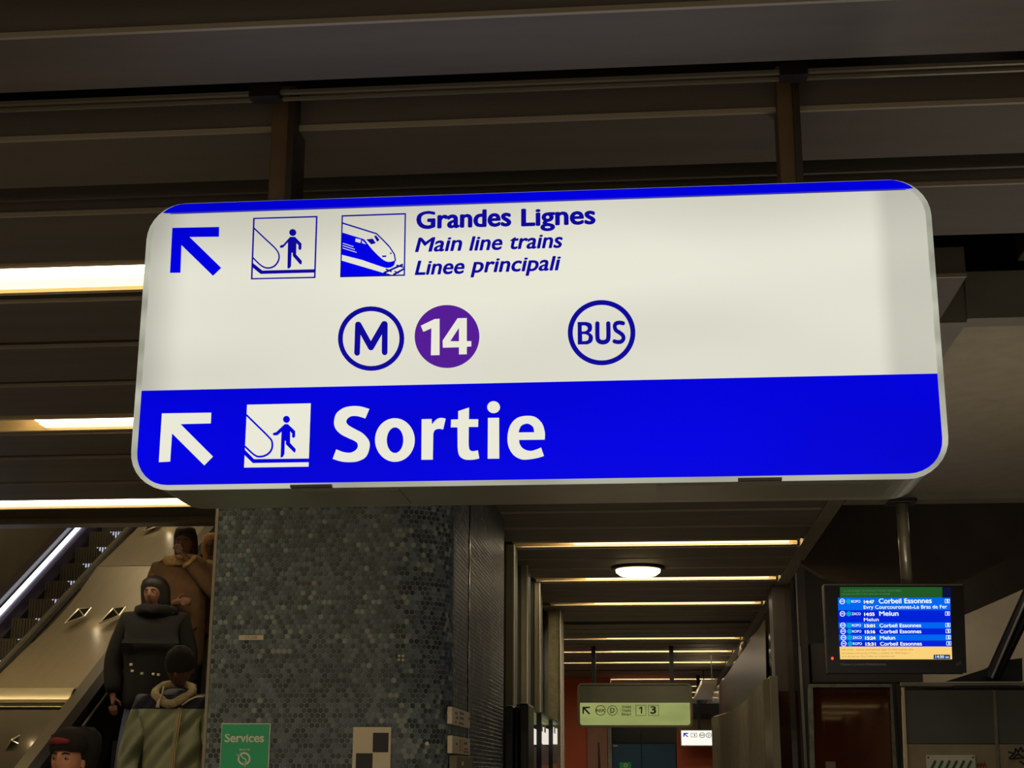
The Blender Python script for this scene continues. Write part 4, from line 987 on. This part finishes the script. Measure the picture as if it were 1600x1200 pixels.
def person(label, foot, H, yaw, skin, jacket, trousers, arms, head_pitch=0, head_turn=0, jacket_len=.78, bulk=1.0, legs=None, extras=None, head_off=(0, 0, 0)):
    s = H / 1.75
    g = thing('person', foot, label, 'person')
    def base(p_): return Vector(p_) * s
    hipL, hipR = (.09, 0, .92), (-.09, 0, .92)
    legs = legs or [((.10, -.02, .50), (.11, .03, .09), (.12, -.13, .035)), ((-.10, -.02, .50), (-.11, .03, .09), (-.12, -.13, .035))]
    V = [(0, 0, .96), (0, .01, 1.12), (0, .01, 1.30), (0, .015, 1.44), (0, .0, 1.53), (head_off[0] * .6, -.01 + head_off[1] * .6, 1.585)]
    Rr = [(.135, .10), (.12, .09), (.135, .10), (.09, .075), .052, .052]
    E_ = [(0, 1), (1, 2), (2, 3), (3, 4), (4, 5)]
    for sgn, lg in zip((1, -1), legs):
        k = len(V); V += [(sgn * .09, 0, .90), lg[0], lg[1], lg[2]]; Rr += [.085, .055, .038, .032]; E_ += [(0, k), (k, k + 1), (k + 1, k + 2), (k + 2, k + 3)]
    AR = []
    for sgn, ar in zip((1, -1), arms):
        k = len(V); el, wr = Vector(ar[0]), Vector(ar[1])
        V += [(sgn * .17, .01, 1.41), tuple(el), tuple(wr)]; Rr += [.06, .042, .028]; E_ += [(3, k), (k, k + 1), (k + 1, k + 2)]
        d = (wr - el).normalized(); pal = wr + d * .085
        sd = d.cross(Vector((0, 1, 0))); sd = (sd if sd.length > .1 else d.cross(Vector((1, 0, 0)))).normalized()
        up_ = sd.cross(d).normalized()
        V += [tuple(wr + d * .045), tuple(pal)]; Rr += [(.030, .018), (.034, .016)]; E_ += [(k + 2, k + 3), (k + 3, k + 4)]
        AR.append((wr, d, sd, up_, sgn))
    bm_ = skin_mesh('body', [tuple(base(p_)) for p_ in V], E_, [tuple(q * s for q in r) if isinstance(r, tuple) else r * s for r in Rr], 0, 2)
    vs = [tuple(v.co) for v in bm_.vertices]; fs = [tuple(p_.vertices) for p_ in bm_.polygons]
    bpy.data.meshes.remove(bm_)
    # fingers: four of unequal length, bent, and a thumb off the side of the palm
    for wr, d, sd, up_, sgn in AR:
        for fi, (off, L_) in enumerate(((.026, .066), (.009, .075), (-.009, .070), (-.025, .055))):
            p0 = wr + d * .08 + sd * off; p1 = p0 + d * L_ * .5 + up_ * .006; p2 = p1 + d * L_ * .32 + up_ * .018; p3 = p2 + d * L_ * .12 + up_ * .022
            t_ = MB().tube([base(q) for q in (p0, p1, p2, p3)], .01 * s, 8, rs=[.0105 * s, .0098 * s, .009 * s, .0065 * s]); n = len(vs); vs += t_.v; fs += [tuple(n + i for i in q) for q in t_.f]
        p0 = wr + d * .03 + sd * .024; p1 = p0 + sd * .03 + d * .025 + up_ * .01; p2 = p1 + d * .03 + sd * .004 + up_ * .01
        t_ = MB().tube([base(q) for q in (p0, p1, p2)], .01 * s, 8, rs=[.012 * s, .0105 * s, .008 * s]); n = len(vs); vs += t_.v; fs += [tuple(n + i for i in q) for q in t_.f]
    HM = Matrix.Translation(base((head_off[0], head_off[1], 1.635 + head_off[2]))) @ Matrix.Rotation(head_turn, 4, 'Z') @ Matrix.Rotation(head_pitch, 4, 'X')
    hv, hf = head_mesh(s); n = len(vs)
    vs += [tuple(HM @ Vector(p_)) for p_ in hv]; fs += [tuple(n + i for i in q) for q in hf]
    me = bpy.data.meshes.new('tmp'); me.from_pydata(vs, [], fs); o = bpy.data.objects.new('tmp', me); COL.objects.link(o)
    rm = o.modifiers.new('r', 'REMESH'); rm.mode = 'VOXEL'; rm.voxel_size = .0055; rm.use_smooth_shade = True
    sm = o.modifiers.new('c', 'SMOOTH'); sm.iterations = 2; sm.factor = .5
    body = to_mesh(o, 'body'); bpy.data.objects.remove(o); bpy.data.meshes.remove(me)
    bk = bmesh.new(); bk.from_mesh(body); bk.verts.ensure_lookup_table(); seen = set()
    for v0 in list(bk.verts):                       # keep the one continuous surface
        if v0 in seen: continue
        isl = [v0]; seen.add(v0); q_ = [v0]
        while q_:
            for e_ in q_.pop().link_edges:
                for v1 in e_.verts:
                    if v1 not in seen: seen.add(v1); isl.append(v1); q_.append(v1)
        if len(isl) < 1500: bmesh.ops.delete(bk, geom=isl, context='VERTS')
    bk.to_mesh(body); bk.free()
    W = Matrix.Translation(foot) @ Matrix.Rotation(yaw, 4, 'Z')
    def put(name, me_, mt_, smooth=True):
        me_.transform(W)
        if me_.materials: me_.materials.clear()
        return link(name, me_, mt_, g, smooth)
    put('body', body, skin)
    # jacket
    jl = jacket_len
    V = [(0, .01, jl), (0, .01, 1.0), (0, .01, 1.2), (0, .01, 1.36), (0, .012, 1.45), (0, .005, 1.50)]
    Rr = [(.19 * bulk, .14 * bulk), (.18 * bulk, .14 * bulk), (.175 * bulk, .135 * bulk), (.165 * bulk, .12 * bulk), (.11 * bulk, .09 * bulk), (.07, .065)]
    E_ = [(i, i + 1) for i in range(5)]
    for sgn, ar in zip((1, -1), arms):
        k = len(V); el, wr = Vector(ar[0]), Vector(ar[1]); sh_ = Vector((sgn * .185 * (.6 + .4 * bulk), .01, 1.395))
        V += [tuple(sh_), tuple((sh_ + el) / 2), tuple(el), tuple((el + wr) / 2), tuple(wr)]; Rr += [.083 * bulk, .075 * bulk, .066 * bulk, .06 * bulk, .05 * bulk]
        E_ += [(3, k)] + [(k + i, k + i + 1) for i in range(4)]
    jm = skin_mesh('jacket', [tuple(base(p_)) for p_ in V], E_, [tuple(q * s for q in r) if isinstance(r, tuple) else r * s for r in Rr], 1, 2)
    J = put('jacket', jm, jacket)
    V = [(0, .0, .95)]; Rr = [(.13, .095)]; E_ = []
    for sgn, lg in zip((1, -1), legs):
        k = len(V); V += [(sgn * .09, 0, .86), lg[0], (lg[1][0], lg[1][1], .12)]; Rr += [.088, .072, .06]; E_ += [(0, k), (k, k + 1), (k + 1, k + 2)]
    put('trousers', skin_mesh('trousers', [tuple(base(p_)) for p_ in V], E_, [tuple(q * s for q in r) if isinstance(r, tuple) else r * s for r in Rr], 0, 2), trousers)
    for lg in legs:
        a_, t_ = Vector(lg[1]), Vector(lg[2])
        b = MB(); sl = []
        for q, w_, h_ in ((a_ + Vector((0, .05, 0)), .036, .075), (a_, .04, .1), ((a_ + t_) / 2, .044, .075), (t_ + Vector((0, -.01, 0)), .045, .055), (t_ + Vector((0, -.07, 0)), .025, .03)):
            sl.append([(q.x + w_ * math.cos(u), q.y, max(0, h_ / 2 + h_ / 2 * math.sin(u))) for u in [2 * math.pi * i / 12 for i in range(12)]])
        for r in sl: b.v += [tuple(base(p_)) for p_ in r]
        for i in range(4):
            for j in range(12): b.f.append((i * 12 + j, i * 12 + (j + 1) % 12, (i + 1) * 12 + (j + 1) % 12, (i + 1) * 12 + j))
        b.f += [tuple(range(12)), tuple(range(48, 60))]
        me_ = bpy.data.meshes.new('shoe'); me_.from_pydata(b.v, [], b.f); put('shoe', me_, M_black)
    return g, HM, s, put, base, J

def shell(prof, HM, s, yc=0.0, n=28, zfun=None):
    """cap or hair: rings (rx, ry, z, y) in head space"""
    v, f = [], []
    for rx, ry, z, y in prof:
        for j in range(n):
            a = 2 * math.pi * j / n
            zz_ = z + (zfun(a, z) if zfun else 0)
            v.append(tuple(HM @ (Vector((rx * math.sin(a), y - ry * math.cos(a), zz_)) * s)))
    for i in range(len(prof) - 1):
        for j in range(n): f.append((i * n + j, i * n + (j + 1) % n, (i + 1) * n + (j + 1) % n, (i + 1) * n + j))
    f.append(tuple(range(n)))
    me = bpy.data.meshes.new('shell'); me.from_pydata(v, [], f); return me
def ball(c, r, HM, s, sy=1, sz=1):
    bm = bmesh.new(); bmesh.ops.create_uvsphere(bm, u_segments=12, v_segments=8, radius=1)
    for v in bm.verts: v.co = HM @ ((Vector((v.co.x * r, v.co.y * r * sy, v.co.z * r * sz)) + Vector(c)) * s)
    me = bpy.data.meshes.new('ball'); bm.to_mesh(me); bm.free(); return me
def fuzzy(me, amp, sc=60):
    from mathutils import noise
    for v in me.vertices:
        v.co += Vector((noise.noise(v.co * sc), noise.noise(v.co * sc + Vector((7, 0, 0))), noise.noise(v.co * sc + Vector((0, 9, 0))))) * amp
    return me
def tube_me(pts_, r, rs=None, seg=10, closed=False):
    b = MB().tube(pts_, r, seg, closed, rs); me = bpy.data.meshes.new('tube'); me.from_pydata(b.v, [], b.f); return me
def face(put, HM, s, skin_dark=False):
    we = mat('eye_white', (140, 126, 112), .3); ir = mat('iris', (30, 20, 15), .2); br = mat('eyebrow', (30, 20, 16), .8); lp = mat('lips', (130, 70, 55) if not skin_dark else (70, 38, 32), .5)
    for sx_ in (-1, 1):
        put('eye', ball((sx_ * .031, -.0735, .006), .0125, HM, s, .8, .62), we)
        put('iris', ball((sx_ * .031 - .001, -.0815, .0065), .0055, HM, s, .6, 1), ir)
        pts_ = [HM @ (Vector((sx_ * x, y, z)) * s) for x, y, z in ((.013, -.091, .026), (.03, -.092, .032), (.05, -.079, .026))]
        put('eyebrow', tube_me(pts_, .0035 * s, [.003 * s, .004 * s, .002 * s], 6), br)
    pts_ = [HM @ (Vector(p_) * s) for p_ in ((-.024, -.083, -.058), (0, -.094, -.056), (.024, -.083, -.058))]
    put('mouth', tube_me(pts_, .004 * s, [.002 * s, .005 * s, .002 * s], 6), lp)

SK_dark = mat('skin_dark', (92, 60, 46), .55); SK_mid = mat('skin_mid', (118, 80, 62), .55); SK_light = mat('skin_light', (205, 142, 106), .5)
KN = mat('black_knit', (26, 24, 24), .95, 0, .2, 60, .5, 300)
# jacket of the man in front: sage green quilting below a navy yoke
gm_ = bpy.data.materials.new('quilted_sage'); gm_.use_nodes = True; nt = gm_.node_tree; b = nt.nodes['Principled BSDF']; b.inputs['Roughness'].default_value = .75
tc = nt.nodes.new('ShaderNodeTexCoord'); sx_ = nt.nodes.new('ShaderNodeSeparateXYZ'); nt.links.new(tc.outputs['Object'], sx_.inputs[0])
gt = nt.nodes.new('ShaderNodeMath'); gt.operation = 'GREATER_THAN'; gt.inputs[1].default_value = at(260, 1107, Y=8.65).z
mixc = nt.nodes.new('ShaderNodeMix'); mixc.data_type = 'RGBA'; mixc.inputs[6].default_value = rgb(172, 178, 142); mixc.inputs[7].default_value = rgb(40, 40, 62)
nt.links.new(sx_.outputs['Z'], gt.inputs[0]); nt.links.new(gt.outputs[0], mixc.inputs[0]); nt.links.new(mixc.outputs[2], b.inputs['Base Color'])
wv = nt.nodes.new('ShaderNodeTexWave'); wv.wave_type = 'BANDS'; wv.bands_direction = 'DIAGONAL'; wv.inputs['Scale'].default_value = 3.4; wv.inputs['Distortion'].default_value = 1.2; wv.inputs['Detail'].default_value = 1
mp = nt.nodes.new('ShaderNodeMapping'); mp.inputs['Scale'].default_value = (-1, 0, .8)
nt.links.new(tc.outputs['Object'], mp.inputs[0]); nt.links.new(mp.outputs[0], wv.inputs['Vector'])
bp = nt.nodes.new('ShaderNodeBump'); bp.inputs['Strength'].default_value = 1.0; bp.inputs['Distance'].default_value = .06
nt.links.new(wv.outputs['Fac'], bp.inputs['Height']); nt.links.new(bp.outputs[0], b.inputs['Normal'])
MATS['quilted_sage'] = gm_

# man in the green jacket, head bowed
px_c = at(270, 1150, Y=8.8)
g, HM, s, put, base, J = person('person in a sage green jacket and black beanie looking down beside the pillar',
    (px_c.x, 8.8, ST0), 1.72, math.radians(4), SK_dark, gm_, mat('dark_trousers', (36, 34, 38), .8),
    [((.27, .02, 1.10), (.27, -.03, .80)), ((-.27, .02, 1.10), (-.27, -.03, .80))], head_pitch=math.radians(20), bulk=1.08, head_off=(.03, -.055, -.02), jacket_len=.80)
put('beanie', shell([(.084, .102, -.005, .005), (.090, .108, .002, .005), (.090, .108, .03, .005), (.086, .104, .07, .006), (.070, .085, .105, .008), (.040, .05, .128, .01), (.01, .012, .134, .01)][::-1], HM, s), KN)
face(put, HM, s, True)
ring_ = [base((.115 * math.sin(a), -.03 - .10 * math.cos(a), 1.475 - .05 * math.cos(a) - .03 * max(0, math.cos(a)) ** 6)) for a in [2 * math.pi * i / 24 for i in range(24)]]
put('fleece_collar', fuzzy(tube_me(ring_, .026 * s, seg=12, closed=True), .012, 70), mat('fleece', (176, 158, 118), .95, 0, .2, 60))
zx = [at(x_, y_, Y=8.8 - yd) for x_, y_, yd in ((281, 1106, .15), (278, 1125, .172), (275, 1145, .175), (271, 1170, .172), (268, 1200, .165), (264, 1240, .165))]
zi = MB().tube(zx, .006, 6); zi.tube([p_ + Vector((.011, .004, 0)) for p_ in zx], .0035, 6); zi.tube([p_ - Vector((.011, -.004, 0)) for p_ in zx], .0035, 6)
zi.build('zip', mat('zip_brass', (206, 184, 140), .4, .4), g, True)
dr = [at(x_, y_, Y=8.64) for x_, y_ in ((256, 1072), (253, 1085), (250, 1092))]
MB().tube(dr, .005, 6).tube([dr[-1], dr[-1] + Vector((-.008, 0, -.02)), dr[-1] + Vector((-.012, 0, -.05))], .01, 8, rs=[.004, .010, .013]).build('drawstring', M_cream, g, True)
pc = [at(x_, y_, Y=8.66) for x_, y_ in ((284, 1102), (295, 1094), (306, 1089), (318, 1088))]
MB().tube(pc, .005, 6).build('yoke_piping', M_cream, g, True)

# woman in black
q = at(240, 950, Y=11.0)
JB = mat('black_wool', (13, 11, 13), .95, 0, .2, 40)
g, HM, s, put, base, J = person('person in a bulky black coat on the escalator behind the green jacket',
    (at(243, 950, Y=10.15).x, 10.15, ez(10.15)), 1.52, math.radians(10), SK_mid, JB, mat('pale_jeans', (112, 118, 146), .8, 0, .15, 10),
    [((.30, .0, 1.08), (.27, -.04, .80)), ((-.31, .0, 1.08), (-.28, -.06, .80))], head_pitch=math.radians(2), head_turn=math.radians(-14), bulk=1.32, jacket_len=.66, head_off=(-.02, -.01, -.01),
    legs=[((.10, .02, .50), (.11, .03, .09), (.12, -.13, .035)), ((-.16, .02, .50), (-.20, .03, .09), (-.21, -.13, .035))])
put('hair', fuzzy(shell([(.09, .06, -.18, .07), (.12, .08, -.12, .06), (.125, .095, -.05, .05), (.122, .105, .02, .045), (.115, .112, .06, .022), (.095, .10, .11, .014), (.055, .06, .14, .01), (.01, .012, .15, .01)][::-1], HM, s), .008, 40), mat('black_hair', (22, 17, 15), .6, 0, .2, 60))
face(put, HM, s)
ring_ = [base((.13 * math.sin(a), .01 - .12 * math.cos(a), 1.475 + .01 * math.cos(a))) for a in [2 * math.pi * i / 24 for i in range(24)]]
put('scarf', fuzzy(tube_me(ring_, .05 * s, seg=12, closed=True), .02, 20), JB)
bt = MB()
for x_, y_ in ((204, 1038), (206, 1048), (221, 1052), (239, 1053), (247, 1054)):
    c = at(x_, y_, Y=9.92); bt.box(c.x - .008, c.x + .008, 9.92, 9.94, c.z - .008, c.z + .008)
bt.build('toggle', M_cream, g)

# woman with a hand at her mouth
g, HM, s, put, base, J = person('person in a brown fur-collared coat holding a hand to the mouth',
    (at(289, 850, Y=10.75).x, 10.75, ez(10.75)), 1.63, math.radians(10), SK_mid, mat('shearling', (104, 78, 54), .9, 0, .2, 12), mat('dark_trousers', (1, 1, 1)),
    [((.30, -.10, 1.20), (.055, -.19, 1.47)), ((-.26, -.02, 1.12), (-.02, -.22, 1.12))], head_pitch=math.radians(12), head_turn=math.radians(-8), bulk=1.2, jacket_len=.55)
put('hair', fuzzy(shell([(.075, .06, -.15, .06), (.094, .07, -.10, .04), (.097, .09, -.03, .035), (.094, .1, .05, .02), (.078, .09, .105, .01), (.045, .05, .128, .01), (.01, .012, .134, .01)][::-1], HM, s), .008, 40), mat('brown_hair', (58, 36, 24), .6, 0, .2, 60))
face(put, HM, s)
ring_ = [base((.14 * math.sin(a), .01 - .12 * math.cos(a), 1.46 + .015 * math.cos(a))) for a in [2 * math.pi * i / 24 for i in range(24)]]
FU = mat('pale_fur', (172, 140, 92), .95, 0, .25, 50)
put('fur_collar', fuzzy(tube_me(ring_, .045 * s, seg=12, closed=True), .02, 40), FU)
cw = Vector((.075, -.183, 1.45)); cdv = Vector((.24, .09, -.27)).normalized()
ca = cdv.cross(Vector((0, 0, 1))).normalized(); cb_ = cdv.cross(ca)
put('fur_cuff', fuzzy(tube_me([base(cw + (ca * math.cos(a) + cb_ * math.sin(a)) * .055) for a in [2 * math.pi * i / 16 for i in range(16)]], .018 * s, closed=True), .01, 60), FU)

# person with tan fur hood, half hidden by the pillar
g, HM, s, put, base, J = person('person with a tan fur hood, half hidden behind the pillar edge',
    (at(333, 850, Y=11.1).x, 11.1, ez(11.1)), 1.42, 0, SK_mid, mat('rust_coat', (96, 60, 38), .9, 0, .3, 6), mat('dark_trousers', (1, 1, 1)),
    [((.27, .0, 1.12), (.2, -.16, .95)), ((-.27, .0, 1.12), (-.2, -.16, .95))], head_pitch=.2, bulk=1.15)
face(put, HM, s)
TF = mat('tan_fur', (205, 150, 82), .95, 0, .25, 50)
put('fur_hood', fuzzy(shell([(.10, .09, -.12, .05), (.125, .11, -.03, .05), (.125, .12, .05, .05), (.10, .10, .11, .04), (.05, .05, .14, .03), (.01, .01, .147, .03)][::-1], HM, s), .014, 40), TF)
ring_ = [base((.15 * math.sin(a), .01 - .12 * math.cos(a), 1.44 + .01 * math.cos(a))) for a in [2 * math.pi * i / 24 for i in range(24)]]
put('fur_collar', fuzzy(tube_me(ring_, .045 * s, seg=12, closed=True), .02, 40), mat('cream_fur', (190, 165, 125), .95))

# man at the bottom left
q = at(97, 1189, Y=7.25)
g, HM, s, put, base, J = person('person in a dark cap with a red front, only the upper face showing',
    (q.x, 7.33, 0), (q.z) / .9345, math.radians(-8), SK_light, mat('pale_blue_top', (150, 152, 185), .8), mat('dark_trousers', (1, 1, 1)),
    [((.27, .02, 1.12), (.2, -.1, .9)), ((-.27, .02, 1.12), (-.2, -.1, .9))], head_pitch=math.radians(-4), bulk=1.05)
face(put, HM, s)
put('cap', fuzzy(shell([(.083, .098, .040, .0), (.090, .106, .044, .0), (.094, .112, .062, .002), (.095, .112, .09, .006), (.085, .10, .125, .01), (.06, .075, .15, .012), (.03, .04, .162, .014), (.01, .01, .164, .014)][::-1], HM, s), .006, 50), mat('brown_black_fur', (34, 24, 22), .95, 0, .3, 60))
put('hair', fuzzy(shell([(.105, .07, -.06, .06), (.125, .085, .0, .06), (.135, .09, .06, .06), (.125, .085, .12, .06), (.09, .06, .16, .06), (.02, .02, .175, .06)][::-1], HM, s), .02, 40), mat('dark_frizzy_hair', (26, 21, 19), .95, 0, .3, 60))
v_ = []
for i in range(9):
    a = math.radians(-34 + 8.5 * i) - .06
    v_.append(HM @ (Vector((.096 * math.sin(a), .004 - .112 * math.cos(a), .082 + .006 * math.cos(a * 2))) * s))
put('red_badge', fuzzy(tube_me(v_, .017 * s, [.008 * s, .013 * s, .016 * s, .018 * s, .018 * s, .016 * s, .013 * s, .01 * s, .006 * s], 8), .004, 80), mat('cap_red', (140, 44, 44), .9))
